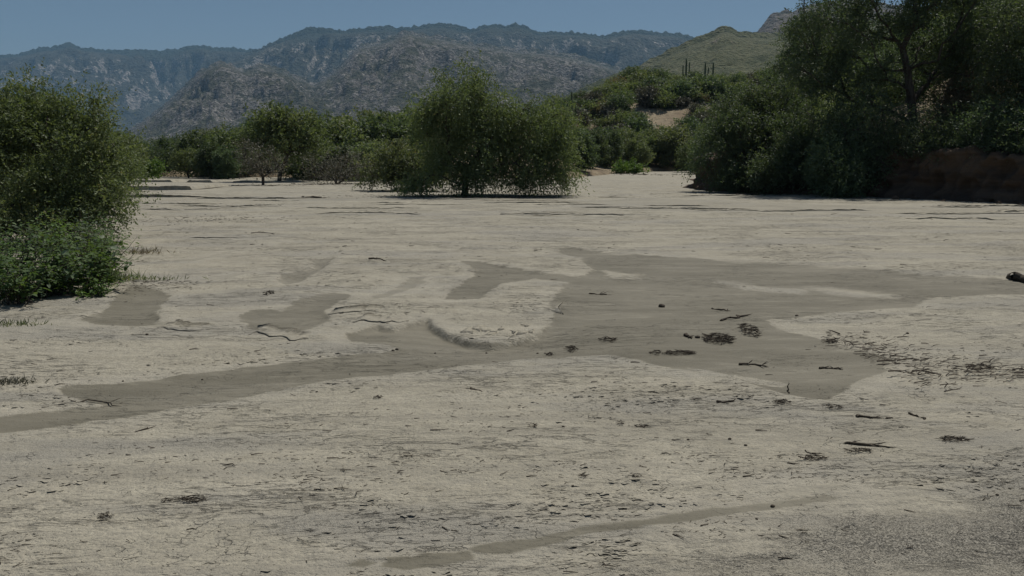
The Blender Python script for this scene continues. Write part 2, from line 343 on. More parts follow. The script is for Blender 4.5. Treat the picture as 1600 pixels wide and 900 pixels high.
def ground_h(x, y, full=False):
    x = np.asarray(x, float); y = np.asarray(y, float)
    s, a, d = damp(x, y); r = np.hypot(x, y)
    k = 1 - sst(60, 140, r)
    h = 0.035 * fbm(x * 0.16, y * 0.22, 3, 5) * k
    dryk = 1 - 0.8 * sst(-0.05, 0.15, s)
    h = h + 0.009 * fbm(x * 0.9, y * 1.9, 3, 9) * dryk * k
    # flow ridges, drawn out across the wash
    h = h + 0.014 * ridged(x * 0.30 + 0.3 * fbm(x * .3, y * .3, 2, 20), y * 1.35 - 0.16 * x + 0.5 * fbm(x * .25, y * .3, 2, 22), 4, 21, 0.6) * sst(6, 13, r) * (1 - sst(40, 60, r)) * dryk
    h = h + 0.016 * np.maximum(ridged(x * 0.10, y * 0.75 - 0.05 * x, 2, 25) - 0.5, 0) * sst(14, 22, r) * (1 - sst(50, 70, r)) * dryk
    # flaky crust close by
    q = np.maximum(fbm(x * 3.1 + 0.5 * y, y * 10.5 - 1.2 * x, 3, 33), 0); zone = sst(-0.1, 0.5, fbm(x * 0.5, y * 0.7, 3, 44))
    h = h + 0.013 * q * zone * dryk * (1 - sst(9, 15, r))
    h = h + (0.0045 * fbm(x * 7, y * 14, 3, 35, 0.6) * (1 - sst(10, 18, r)) + 0.010 * np.maximum(fbm(x * 1.6, y * 4.5, 3, 36), 0) * sst(5, 9, r) * (1 - sst(22, 30, r))) * dryk
    h = h + 0.004 * ridged(x * 0.8, y * 2.6 + 0.3 * x, 3, 27) * sst(0, .2, s)
    h = h - d
    return (h, s, a) if full else h

dense = np.radians(np.arange(-36, 36.01, 0.13))
side = np.radians(np.array([-180, -160, -140, -120, -100, -85, -72, -62, -54, -48, -43, -39.5, -37.3]))
th = np.concatenate([side, dense, -side[::-1][:-1], [math.pi]])
yy = np.concatenate([np.arange(925, 420, -1.5), np.arange(420, 289, -0.9)])
rr = np.concatenate([[0.02, 0.6, 1.2, 1.8, 2.3, 2.7], CAM_H * FPX / (yy - HORIZON) * 0.985, np.geomspace(49, 9000, 60)])
rr = np.unique(np.round(rr, 4))
R_, T_ = np.meshgrid(rr, th, indexing='ij')
gx, gy = R_ * np.sin(T_), R_ * np.cos(T_)
gh, gs, ga = ground_h(gx, gy, True)
near = (np.hypot(gx, gy) < 12) & (gy > 0); groad = np.full(gx.shape, -9.0); groad[near] = sdf(gx[near], gy[near], ROAD)
ground = link('ground', mesh('ground', np.stack([gx, gy, gh], -1).reshape(-1, 3), grid_faces(*gx.shape)[:, ::-1], M['sand'], True,
    {'wet_sd': ('POINT', gs), 'wet_amt': ('POINT', ga), 'road_sd': ('POINT', groad), 'rng': ('POINT', np.minimum(R_, 60))}))
tag(ground, 'pale sandy floor of a dry wash with damp grey channels', kind='structure')

# low cut terraces of sand, riser towards the viewer
def sand_ledge(pxs, py, hgt, depth, seed, taper=(0.3, 0.8), rough=1.0):
    a, b = gnd(pxs[0], py), gnd(pxs[1], py); L = b[0] - a[0]; n = max(24, int(L / 0.09)); u = np.linspace(0, 1, n)
    x = a[0] + L * u; y0 = a[1] + 0.35 * rough * fbm(x * 0.5, x * 0 + seed, 3, seed) + 0.16 * fbm(x * 2.2, x * 0 + seed, 4, seed + 3, 0.6)
    amp = hgt * sst(0, taper[0] / L + 1e-3, u) * sst(0, taper[1] / L + 1e-3, 1 - u) * np.clip(0.8 + rough * (0.9 * fbm(x * 0.9, x * 0, 3, seed + 7) + 0.5 * fbm(x * 6, x * 0, 2, seed + 8)) , 0.02, 1.2)
    base = ground_h(x, y0)
    prof = [(0.00, -0.12), (0.02, 0.25), (0.045, 0.62), (0.01, 0.93), (0.05, 1.0), (0.4, 1.0), (0.5 * depth, 0.72), (depth, -0.02)]
    rows = []
    for o, h in prof:
        yv = y0 + o + 0.02 * fbm(x * 6, x * 0 + h * 5, 2, seed + 11) * (o < 0.2)
        rows.append(np.stack([x, yv, (base if o < 0.5 else ground_h(x, yv)) + amp * h - 0.015 * (h <= 0)], -1))
    V = np.stack(rows).reshape(-1, 3)
    link('sand_ledge', mesh('sand_ledge', V, grid_faces(len(prof), n), M['sand_plain'], False), ground)
sand_ledge((150, 345), 308, 0.16, 5, 1, (0.5, 3), .2); sand_ledge((300, 500), 310, 0.07, 3, 2, (0.6, 2), .4)
sand_ledge((180, 299), 297.5, 0.27, 8, 3, (0.3, 0.12), .1); sand_ledge((205, 271), 285, 0.20, 6, 4, (.2, .2), .15); sand_ledge((289, 333), 285.5, 0.20, 6, 5, (.3, .2), .15)
sand_ledge((265, 392), 274.5, 0.18, 10, 6, (.5, .8), .2); sand_ledge((360, 470), 285, 0.10, 5, 7)
_r = random.Random(3)
for i in range(44):
    py = 304 + 34 * _r.random() ** 1.4; px = _r.uniform(180, 1560); ln = _r.uniform(40, 210) * (0.6 + (py - 300) / 60)
    if 620 < px + ln / 2 < 905 and py < 308: py += 10
    sand_ledge((px, px + ln), py, _r.uniform(0.015, 0.04), _r.uniform(0.4, 1.0), 40 + i, (0.6, 1.2))
for px0, px1, py, hh in ((905, 1010, 325, .03), (960, 1180, 327, .035), (1180, 1370, 330, .04), (1400, 1590, 343, .03), (280, 390, 375, .02)):
    sand_ledge((px0, px1), py, hh, 1.0, px0, (0.4, 0.8))

for px0, px1, py, hh in ((514, 590, 494, .010), (238, 330, 519, .008), (378, 500, 527, .009), (540, 640, 508, .010)):
    sand_ledge((px0, px1), py, hh, .5, px0 + 3, (0.15, 0.3), .3)
# ------------------------------------------------------------------ hillsides and the cut bank
EDGE_A = [(34, 8), (24.5, 22), (18.6, 30), (14.2, 36.5), (10.8, 41.0)]           # foot of the cut bank
POLY_A = EDGE_A + [(11.2, 47), (13.5, 58), (17.5, 74), (23.5, 95), (31, 106), (64, 140), (170, 205), (170, -20), (60, -20)]
POLY_B = [(-200, 95), (-90, 84), (-40, 74), (-14, 66), (0, 63.5), (5.2, 66), (10.6, 84), (17.5, 97.5), (27, 106), (45, 112), (170, 150), (170, 330), (-200, 330)]
def hill_h(x, y):
    x = np.asarray(x, float); y = np.asarray(y, float)
    n1 = fbm(x * 0.07, y * 0.07, 4, 61); n2 = fbm(x * 0.5, y * 0.5, 3, 62)
    s = sdf(x, y, POLY_A) + 0.5 * n1 - 1.2; sp = np.maximum(s, 0)
    top = 2.0 - 1.45 * sst(42, 50, y)
    hA = np.where(s > 0, top * sst(-0.05, 0.45, s) + 0.10 * sp + 0.44 * np.maximum(sp - 4, 0) * 1.0, s * 2)
    hA = np.minimum(hA, 24 + 0.1 * hA)
    s2 = sdf(x, y, POLY_B) + 0.6 * n1; s2p = np.maximum(s2, 0)
    H = 15.2 * sst(-24, 34, x)
    hB = np.where(s2 > 0, 0.35 * sst(0, 0.8, s2) + H * sst(-6, 56, s2p) * sst(0, 6, s2p) + 0.008 * s2p, s2 * 2)
    h = np.maximum(hA, hB)
    return np.where(h > 0, h + (0.55 * n1 + 0.12 * n2) * sst(0.3, 3, h), h)
hx, hy = np.meshgrid(np.concatenate([np.arange(-120, -30, 3.0), np.arange(-30, 70, 0.55), np.arange(70, 165, 2.5)]), np.concatenate([np.arange(2, 160, 0.7), np.arange(160, 320, 4)]))
hz = np.maximum(hill_h(hx, hy), -1.2)
HF = grid_faces(*hx.shape); keep = hz.ravel()[HF].max(1) > -0.6
hill = link('hillside', mesh('hillside', np.stack([hx, hy, hz], -1).reshape(-1, 3), HF[keep], M['soil'], True))
tag(hill, 'brown scrub-covered hillside beyond the wash', kind='structure')

def bank_mesh():
    P = np.array([(40, 0)] + EDGE_A + [(10.6, 44.5), (11.8, 50)], float); seg = np.linalg.norm(np.diff(P, axis=0), axis=1); cum = np.r_[0, np.cumsum(seg)]
    t = np.arange(0, cum[-1], 0.11); x, y = np.interp(t, cum, P[:, 0]), np.interp(t, cum, P[:, 1])
    for _ in range(30): x[1:-1] = (x[:-2] + x[1:-1] * 2 + x[2:]) / 4; y[1:-1] = (y[:-2] + y[1:-1] * 2 + y[2:]) / 4
    tx, ty = np.gradient(x), np.gradient(y); L = np.hypot(tx, ty); nx, ny = -ty / L, tx / L     # outwards, towards the wash
    if (nx.mean() > 0): nx, ny = -nx, -ny
    hgt = (1.9 + 0.5 * fbm(t * 0.3, t * 0, 3, 71) + 0.22 * fbm(t * 1.7, t * 0, 3, 72)) * (1 - 0.8 * sst(cum[-1] - 7, cum[-1] - 1, t))
    rows = []
    for k, v in enumerate(np.linspace(-0.05, 1.0, 26)):
        o = 0.55 * (1 - sst(0, 0.35, np.full_like(t, v))) + 0.10 * math.sin(v * 3.1) * -1 + 0.45 * fbm(t * 0.55, t * 0 + v * 1.3, 3, 73) + 0.26 * ridged(t * 1.3, t * 0 + v * 2.2, 4, 75) + 0.12 * (v > 0.9)
        rows.append(np.stack([x + nx * o, y + ny * o, hgt * v + 0 * t], -1))
    rows.append(np.stack([x - nx * 1.4, y - ny * 1.4, hgt + 0.10 + 0 * t], -1)); rows.append(np.stack([x - nx * 2.6, y - ny * 2.6, hgt - 0.3], -1))
    V = np.stack(rows)
    return mesh('earth_bank', V.reshape(-1, 3), grid_faces(V.shape[0], V.shape[1])[:, ::-1], M['bank'], True)
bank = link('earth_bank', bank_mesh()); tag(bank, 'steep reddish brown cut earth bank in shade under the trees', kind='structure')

# ------------------------------------------------------------------ mountains
def mountain(name, label, prof, Y, foot, mat, nc, nr, seed, gully=0.22, crag=0.05, gfreq=9.0, exp=1.0, foot_z=-6.0, rough=0.012):
    pr = np.array(prof, float); px = np.linspace(pr[0, 0], pr[-1, 0], nc); py = np.interp(px, pr[:, 0], pr[:, 1])
    ker = np.ones(5) / 5; py = np.convolve(np.pad(py, 2, 'edge'), ker, 'valid') * 0.25 + py * 0.75
    C = at(px, py, np.full(nc, float(Y))); u = C[:, 0] / Y
    t = np.concatenate([np.linspace(0, 1, nr), 1 + np.array([0.03, 0.08, 0.16, 0.3, 0.5])])
    T, U = np.meshgrid(t, u, indexing='ij'); Z = np.broadcast_to(C[:, 2], T.shape)
    D = foot + (Y - foot) * T
    tt = np.minimum(T, 1); g = np.where(T <= 1, tt ** exp, np.maximum(1 - (T - 1) * 1.6, 0.1))
    warp = 0.35 * fbm(U * gfreq * 0.6, T * 2.5, 3, seed)
    rg = ridged(U * gfreq + warp + 0.25 * T, T * 1.3 + warp, 5, seed + 3, 0.55) - 0.35       # spurs run down the slope
    win = np.clip(tt * 1.4, 0, 1) * np.clip((1 - tt) * 3.2, 0, 1) ** 0.8
    Xw, Yw = U * D, D; zs = Z.max()
    h = foot_z + (Z - foot_z) * g + Z * gully * rg * win
    sc = 5.0 / (Y - foot)
    h = h + zs * crag * (ridged(Xw * sc * 2.2, Yw * sc * 2.2, 6, seed + 9, 0.6) - 0.3) * np.clip(tt * 2, 0, 1) * (0.12 + 0.88 * np.clip((1 - tt) * 3, 0, 1))
    h = h + zs * rough * fbm(Xw * sc * 12, Yw * sc * 12, 4, seed + 12, 0.6) * np.clip(tt * 3, 0, 1)
    lim = Z * D / Y * np.where(T < 1, 0.985 - 0.05 * (1 - tt), 1.0) + zs * 0.004 * fbm(Xw * sc * 20, Yw * sc * 20, 3, seed + 5)
    k = zs * 0.05; h = np.where(T < 1, -k * np.log(np.exp(-np.clip(h / k, -40, 60)) + np.exp(-np.clip(lim / k, -40, 60))) , h)
    V = np.stack([Xw, Yw, h], -1).reshape(-1, 3)
    o = link(name, mesh(name, V, grid_faces(*T.shape), M[mat], True)); return tag(o, label, kind='structure')
mountain('mountain_ridge', 'distant blue hazy mountain ridge at far left with small knob summit', [(-260,95),(-60,92),(0,87),(30,84),(60,75),(85,73),(100,69),(108,66),(116,70),(130,75),(165,78),(210,78),(250,80),(285,75),(315,71),(340,74),(400,78),(470,84),(620,100),(760,120)],
         6800, 4300, 'mt_far', 500, 90, 11, 0.30, 0.035, 8, 0.95)
mountain('mountain_ridge', 'high dark forested ridge along the middle skyline', [(260,150),(330,105),(375,88),(402,77),(425,67),(450,56),(480,43),(505,44),(535,48),(570,44),(600,41),(625,44),(660,40),(692,37),(718,41),(735,46),(755,40),(775,38),(790,41),(806,37),(822,42),(838,50),(870,50),(905,52),(945,56),(968,51),(990,47),(1020,50),(1055,52),(1080,57),(1130,75),(1300,120)],
         5600, 3700, 'mt_high', 560, 90, 23, 0.30, 0.035, 7, 0.9)
mountain('mountain', 'small craggy granite mountain below the ridge, left of centre', [(120,235),(190,212),(240,178),(275,148),(300,122),(312,110),(325,104),(345,96),(362,101),(380,110),(392,106),(405,100),(425,104),(450,112),(500,135),(560,160),(640,185),(720,205)],
         3300, 1500, 'mt_front', 400, 110, 35, 0.25, 0.085, 7, 0.95, rough=0.020)
mountain('mountain', 'broad rocky granite mountain rising behind the middle tree', [(300,235),(380,190),(440,155),(490,130),(520,112),(538,94),(552,78),(565,70),(590,66),(610,60),(628,51),(640,48),(655,53),(672,57),(700,60),(740,68),(770,72),(810,78),(850,80),(890,86),(935,98),(985,112),(1050,135),(1130,160),(1250,200)],
         3800, 1500, 'mt_front', 560, 130, 47, 0.25, 0.075, 6, 0.95, rough=0.016)
mountain('mountain', 'grey craggy peak poking up behind the grassy hill beside the tall trees', [(1100,130),(1165,75),(1182,50),(1192,38),(1202,27),(1214,19),(1226,17),(1240,18),(1256,13),(1280,6),(1330,0),(1420,10),(1520,60)],
         2300, 1200, 'mt_crag', 240, 90, 59, 0.16, 0.045, 9, 0.8, rough=0.010)
mountain('grassy_hill', 'smooth olive green grassy hill with a rocky knob on its crest', [(780,215),(850,165),(905,140),(935,126),(985,106),(1030,86),(1060,72),(1085,60),(1105,53),(1116,48),(1124,43),(1136,40),(1146,44),(1152,49),(1180,51),(1215,52),(1260,50),(1330,40),(1420,30),(1560,10),(1750,0)],
         1300, 330, 'mt_green', 420, 110, 71, 0.07, 0.018, 5, 0.85, rough=0.010)

# ------------------------------------------------------------------ trees and shrubs
def tubes(segs, sides=6):
    """segs: list of (p0,p1,r0,r1) -> one mesh of tapered pieces"""
    A = np.array([s[0] for s in segs]); B = np.array([s[1] for s in segs]); r0 = np.array([s[2] for s in segs]); r1 = np.array([s[3] for s in segs])
    d = norm(B - A); ref = np.where(np.abs(d[:, 2:3]) > 0.8, [[1., 0, 0]], [[0., 0, 1.]]); u = norm(np.cross(d, ref)); v = np.cross(d, u)
    a = np.arange(sides) * 2 * math.pi / sides; ring = u[:, None] * np.cos(a)[:, None] + v[:, None] * np.sin(a)[:, None]
    V = np.concatenate([A[:, None] + ring * r0[:, None, None], B[:, None] + ring * r1[:, None, None]], 1)
    n = len(segs); k = np.arange(sides); k2 = (k + 1) % sides
    f = np.stack([k, k2, k2 + sides, k + sides], -1); F = (np.arange(n) * 2 * sides)[:, None, None] + f
    return V.reshape(-1, 3), F.reshape(-1, 4)
def skeleton(rng, root, tips, bend=0.16, tip_r=0.010, expo=2.25, trunk=None):
    """grow a branching frame from root to every tip; returns pieces"""
    nodes = [np.array(root, float)]; par = [-1]; path = [0.0]
    for p in (trunk or []):
        par.append(len(nodes) - 1); path.append(path[-1] + np.linalg.norm(np.array(p) - nodes[-1])); nodes.append(np.array(p, float))
    start = nodes[-1]; leafs = []
    for tp in tips[np.argsort(np.linalg.norm(tips - start, axis=1))]:
        N = np.array(nodes); dd = np.linalg.norm(N - tp, axis=1); cost = dd + 0.42 * np.array(path) + 0.6 * np.maximum(N[:, 2] - tp[2], 0)
        j = int(np.argmin(cost)); L = dd[j]; k = max(1, min(5, int(L / 0.45))); p0 = nodes[j]; prev = j
        off = rng.normal(0, 1, 3) * bend * L; off[2] = abs(off[2]) * 0.8
        for i in range(1, k + 1):
            t = i / k; p = p0 + (tp - p0) * t + off * math.sin(math.pi * t) + (rng.normal(0, 0.035, 3) * L if i < k else 0)
            par.append(prev); path.append(path[prev] + L / k); nodes.append(p); prev = len(nodes) - 1
        leafs.append(prev)
    w = np.zeros(len(nodes)); w[leafs] = tip_r ** expo
    for i in range(len(nodes) - 1, 0, -1):
        w[i] = max(w[i], tip_r ** expo); w[par[i]] += w[i]
    r = w ** (1 / expo)
    segs = [(nodes[par[i]], nodes[i], min(r[par[i]], r[i] * 1.35 + 0.004), r[i]) for i in range(1, len(nodes))]
    return segs, r[0]
def leaves(P, D, N, L, Wd):
    D = norm(D); S = norm(np.cross(D, N)); L = L[:, None]; Wd = Wd[:, None]
    V = np.stack([P, P + D * L * 0.45 + S * Wd, P + D * L, P + D * L * 0.45 - S * Wd], 1)
    return V.reshape(-1, 3), np.arange(len(P) * 4).reshape(-1, 4)
def spray(rng, tips, centre, n_twig, n_leaf, twig, ll, lw, droop=0.35, spread=0.5, out=0.6):
    """feathery twigs with leaflets round every tip"""
    n = len(tips) * n_twig; T = np.repeat(tips, n_twig, 0); tone = np.repeat(rng.uniform(0, 1, len(tips)), n_twig)
    o = T + rng.normal(0, 1, (n, 3)) * spread * twig * np.array([1, 1, 0.8])
    d = norm(norm(T - centre) * out + rng.normal(0, 0.75, (n, 3)) + np.array([0, 0, -droop * 0.8]))
    tl = twig * rng.uniform(0.5, 1.3, n) * np.where(rng.random(n) < 0.12, 1.6, 1.0)
    k = (np.arange(n_leaf) + 0.5) / n_leaf
    P = o[:, None] + d[:, None] * (tl[:, None] * k)[..., None]; P[..., 2] -= droop * tl[:, None] * k ** 2 * 0.9
    P = P.reshape(-1, 3) + rng.normal(0, ll * 0.35, (n * n_leaf, 3)); m = len(P)
    Dl = np.repeat(d, n_leaf, 0) + rng.normal(0, 0.75, (m, 3)) + np.array([0, 0, -droop * 0.7])
    Nn = rng.normal(0, 0.8, (m, 3)) + np.array([0, 0, 0.8])
    V, F = leaves(P, Dl, Nn, ll * rng.uniform(0.6, 1.4, m), lw * rng.uniform(0.6, 1.3, m))
    tint = np.clip(np.repeat(tone, n_leaf) * 0.65 + rng.uniform(0, 0.4, m), 0, 1)
    return V, F, tint
def lobe_tips(rng, lobes, n, shell=0.45):
    """points through the volume of ellipsoids (cx,cy,cz,rx,ry,rz), denser to the outside"""
    L = np.array(lobes, float); vol = (L[:, 3] * L[:, 4] * L[:, 5]) ** 0.7; pick = rng.choice(len(L), n, p=vol / vol.sum())
    d = norm(rng.normal(0, 1, (n, 3))); r = rng.uniform(shell, 1, n) ** 0.7 * np.where(rng.random(n) < 0.16, rng.uniform(1.05, 1.32, n), 1.0)
    return L[pick, :3] + d * r[:, None] * L[pick, 3:]
def plant_meshes(name, seed, lobes, root, n_tips, n_twig, n_leaf, twig, ll, lw, droop, leaf_mat, bark_mat='bark', trunk=None, tip_r=0.010, zmin=0.05, shell=0.45, sides=6, expo=2.25, spread=0.5):
    rng = np.random.default_rng(seed); tips = lobe_tips(rng, lobes, n_tips, shell); tips[:, 2] = np.maximum(tips[:, 2], root[2] + zmin + 0.1)
    segs, r0 = skeleton(rng, root, tips, tip_r=tip_r, trunk=trunk, expo=expo)
    tv, tf = tubes(segs, sides); c = np.array([tips[:, 0].mean(), tips[:, 1].mean(), tips[:, 2].min()])
    lv, lf, tint = spray(rng, tips, c, n_twig, n_leaf, twig, ll, lw, droop, spread=spread)
    lz = lv.reshape(-1, 4, 3); ok = lz[..., 2].min(1) > root[2] + zmin * 0.3; lv = lz[ok].reshape(-1, 3); lf = np.arange(len(lv)).reshape(-1, 4); tint = tint[ok]
    return mesh(name + '_trunk', tv, tf, M[bark_mat], True), mesh(name + '_crown', lv, lf, M[leaf_mat], False, {'tint': ('FACE', tint)})
def put(name, label, cat, meshes, loc, rot=0.0, scale=(1, 1, 1), group=None, parts=('trunk', 'crown')):
    e = bpy.data.objects.new(name, None); COL.objects.link(e); e.empty_display_size = 0.3
    e.location = loc; e.rotation_euler = (0, 0, rot); e.scale = scale if isinstance(scale, tuple) else (scale,) * 3
    tag(e, label, cat, group)
    for p, m in zip(parts, meshes): link(p, m, e)
    return e
def ground_z(x, y):
    h = float(hill_h(np.array([x]), np.array([y]))[0]); return h if h > 0.05 else float(ground_h(np.array([x]), np.array([y]))[0])
def tree_px(name, label, cat, seed, base, Y, lobes_px, depth=1.0, base_z=None, trunk_px=None, parts=('trunk', 'crown'), group=None, **kw):
    """a plant whose lobes are given as (px, py, rx_px, ry_px, metres behind the base) at Y metres"""
    k = Y / FPX; b = at(base[0], base[1], Y); b[2] = ground_z(b[0], b[1]) if base_z is None else base_z
    L = []
    for l in lobes_px:
        dy = l[4] if len(l) > 4 else 0.0; p = at(l[0], l[1], Y + dy) - b; s = (Y + dy) / FPX
        L.append((p[0], p[1], p[2], l[2] * s, 0.5 * (l[2] + l[3]) * s * depth, l[3] * s))
    tr = [tuple(at(q[0], q[1], Y + (q[2] if len(q) > 2 else 0)) - b) for q in (trunk_px or [])]
    ms = plant_meshes(name, seed, L, (0, 0, -0.08), trunk=tr, **kw)
    return put(name, label, cat, ms, tuple(b), parts=parts, group=group)

# the big tree in the middle of the wash
tree_px('mesquite_tree', 'large weeping mesquite tree standing alone on the sand mid-wash', 'tree', 101, (725, 304), 35.3,
        [(735,128,32,34,0),(722,160,52,46,0),(690,195,34,52,0.3),(800,190,58,50,0.8),(845,205,46,52,0.6),(868,250,36,42,0.3),(735,225,54,48,0),(800,240,58,42,0.2),(745,262,60,26,0.4),(700,262,42,30,-0.5),(650,282,26,13,-0.6),(780,272,56,16,-0.3),(850,268,40,20,0.2),(690,230,28,40,0.3),(772,178,42,46,0.2),(672,172,20,28,0.2)],
        depth=1.0, trunk_px=[(728, 284), (735, 262)], n_tips=260, n_twig=26, n_leaf=14, twig=0.66, ll=0.115, lw=0.024, droop=0.8, spread=0.40, shell=0.35, leaf_mat='mesquite', tip_r=0.012, zmin=0.12, sides=7)
tree_px('mesquite_shrub', 'yellowish green rounded shrub at the foot of the big weeping tree', 'shrub', 102, (650, 296), 40.5,
        [(625,250,40,28,0),(600,262,34,24,0.3),(660,262,40,30,0),(640,280,40,16,-0.4)], n_tips=95, n_twig=14, n_leaf=12, twig=0.5, ll=0.125, lw=0.034, droop=0.4, leaf_mat='olive')
tree_px('mesquite_tree', 'umbrella-shaped green tree with a leaning dark trunk beside a dead stump', 'tree', 103, (436, 283), 56,
        [(430,192,34,18,0),(470,200,30,22,0.5),(410,215,26,22,0),(448,222,44,22,0),(488,222,18,20,0),(432,178,22,8,0)],
        trunk_px=[(438, 268), (447, 250), (450, 238)], n_tips=120, n_twig=14, n_leaf=10, twig=0.62, ll=0.18, lw=0.050, droop=0.25, leaf_mat='mesquite', tip_r=0.018)
tree_px('grey_shrub', 'grey thin-leaved shrub growing from a low dark stump', 'shrub', 104, (411, 289), 49,
        [(400,245,24,22,0),(420,258,16,18,0),(390,262,14,14,0)], trunk_px=[(411, 276)], n_tips=46, n_twig=9, n_leaf=8, twig=0.5, ll=0.13, lw=0.022, droop=0.1, leaf_mat='grey_twig', tip_r=0.016)
tree_px('grey_shrub', 'wide bare grey thorny thicket between the leaning tree and the big tree', 'shrub', 105, (527, 288), 51,
        [(500,262,34,18,0),(540,258,34,22,0.4),(570,268,28,14,0),(525,275,44,10,0)], trunk_px=[(525, 280)], n_tips=70, n_twig=9, n_leaf=8, twig=0.6, ll=0.15, lw=0.018, droop=0.1, leaf_mat='grey_twig', bark_mat='bark', tip_r=0.014)

# shared far trees and shrubs (leaf sizes for 50 to 150 m)
FAR = []
for i, (lb, mat) in enumerate([
    ([(0,0,3.3,2.0,1.9,1.2),(1.2,.3,2.6,1.3,1.3,1.0),(-1.3,-.2,2.5,1.3,1.2,1.0),(0,-.8,1.6,1.8,1.0,.9)], 'mesquite'),
    ([(0,0,3.0,1.6,1.6,1.4),(-1.0,.3,2.2,1.4,1.2,1.1),(1.3,-.3,2.0,1.2,1.1,1.1),(.3,-.7,1.1,1.7,1.0,.8)], 'dark_leaf'),
    ([(0,0,2.6,2.2,1.7,1.2),(1.5,0,2.2,1.1,1.1,1.1),(-1.6,.2,1.8,1.2,1.1,1.0),(0,-.6,1.1,2.0,1.0,.7)], 'olive'),
    ([(0,0,3.6,1.4,1.4,1.3),(.6,.2,2.6,1.5,1.3,1.2),(-.8,0,2.1,1.2,1.2,1.1),(0,-.6,1.2,1.5,.9,.9)], 'dark_leaf')]):
    FAR.append(plant_meshes('far_tree', 200 + i, lb, (0, 0, -0.1), 100, 13, 9, 0.6, 0.21, 0.062, 0.35, mat, tip_r=0.016, sides=5))
SHRUB = []
for i, (lb, mat) in enumerate([
    ([(0,0,.8,.9,.9,.65),(.5,.2,.6,.6,.6,.5),(-.5,0,.6,.6,.6,.5)], 'olive'), ([(0,0,1.0,.8,.8,.8),(.4,0,.6,.7,.6,.5)], 'dark_leaf'),
    ([(0,0,.7,1.1,.9,.5),(-.6,.2,.5,.6,.6,.4)], 'mesquite'), ([(0,0,.8,.8,.8,.6),(.4,0,.5,.5,.5,.4)], 'grey_twig'), ([(0,0,.6,.8,.7,.45),(.3,0,.4,.5,.5,.3)], 'tan_leaf')]):
    SHRUB.append(plant_meshes('hill_shrub', 230 + i, lb, (0, 0, -0.1), 40, 11, 8, 0.42, 0.17, 0.050, 0.1, mat, tip_r=0.012, sides=4, zmin=0.0))
FINE = []      # the same shrubs with finer leaves, for the nearer bank
for i, (lb, mat) in enumerate([([(0,0,.8,.9,.9,.65),(.5,.2,.6,.6,.6,.5),(-.5,0,.6,.6,.6,.5)], 'olive'), ([(0,0,1.0,.8,.8,.8),(.4,0,.6,.7,.6,.5)], 'dark_leaf'), ([(0,0,.7,1.1,.9,.5),(-.6,.2,.5,.6,.6,.4)], 'mesquite'),
                               ([(0,0,.8,.8,.8,.6),(.4,0,.5,.5,.5,.4)], 'grey_twig'), ([(0,0,.6,.8,.7,.45),(.3,0,.4,.5,.5,.3)], 'tan_leaf')]):
    FINE.append(plant_meshes('fine_shrub', 260 + i, lb, (0, 0, -0.1), 46, 15, 9, 0.42, 0.085, 0.019, 0.25, mat, tip_r=0.010, sides=4, zmin=-0.5))
SHRUB_NAME = ['olive green', 'dark green', 'leafy green', 'grey bare', 'dry tan']
rr_ = random.Random(12)
def place(name, label, cat, ms, x, y, s, group, zs=None):
    return put(name, label, cat, ms, (x, y, ground_z(x, y) - 0.05), rr_.uniform(0, 6.28), (s * rr_.uniform(.9, 1.15), s * rr_.uniform(.9, 1.15), s * (zs or rr_.uniform(.85, 1.15))), group)
# tree line along the far side of the wash: (px, Y, top row)
LINE = [(205,84,226),(232,78,222),(262,74,216),(290,82,215),(318,70,208),(345,78,206),(372,68,200),(398,76,196),(425,72,190),(462,80,186),(492,66,188),(520,72,182),(548,64,190),(575,70,180),(602,64,186),(628,76,176),(655,66,176),(688,72,172),(300,66,236),(335,64,240),(250,70,240),(360,63,238),(470,62,226),(505,60,220),(560,60,222),(590,58,224)]
NTH = lambda k: ('leftmost tree' if k == 0 else ['second', 'third', 'fourth', 'fifth', 'sixth', 'seventh', 'eighth', 'ninth', 'tenth', 'eleventh', 'twelfth', 'thirteenth', 'fourteenth', 'fifteenth', 'sixteenth', 'seventeenth', 'eighteenth', 'nineteenth', 'twentieth'][k - 1] + ' tree from the left')
def line_label(i):
    if i < 18: return NTH(sorted(range(18), key=lambda j: LINE[j][0]).index(i)) + ' in the far green row behind the sand'
    return NTH(sorted(range(18, len(LINE)), key=lambda j: LINE[j][0]).index(i)) + ' in the lower front row along the far sand edge'
for i, (px, Y, top) in enumerate(LINE):
    x = (px - 800) / FPX * Y; z = ground_z(x, Y); v = rr_.randrange(4)
    hgt = (HORIZON - top) / FPX * Y + CAM_H - z; zt = (4.5, 4.4, 3.8, 4.9)[v]
    place('wash_tree', line_label(i), 'tree', FAR[v], x, Y, max(0.55, hgt / zt * 1.05), 'trees in the row along the far edge of the wash', 1.0 * max(0.55, hgt / zt) / max(0.55, hgt / zt * 1.05))
# trees at the foot of the hill, right of the big tree
FOOT = [(905,74,206),(925,82,204),(935,92,214),(952,88,208),(968,96,206),(985,94,220),(1003,100,212),(1022,102,206),(1040,104,218),(1058,100,202),(1085,104,196),(1130,104,186),(1078,90,222),(1095,80,210)]
for i, (px, Y, top) in enumerate(FOOT):
    x = (px - 800) / FPX * Y; z = ground_z(x, Y); v = rr_.randrange(4)
    hgt = max(1.9, (HORIZON - top) / FPX * Y + CAM_H - z); s = hgt / (4.5, 4.4, 3.8, 4.9)[v]
    place('hill_tree', NTH(sorted(range(len(FOOT)), key=lambda j: FOOT[j][0]).index(i)) + ' in the cluster at the foot of the scrubby hill', 'tree', FAR[v], x, Y, s, 'trees at the foot of the scrubby hill', 1.0)
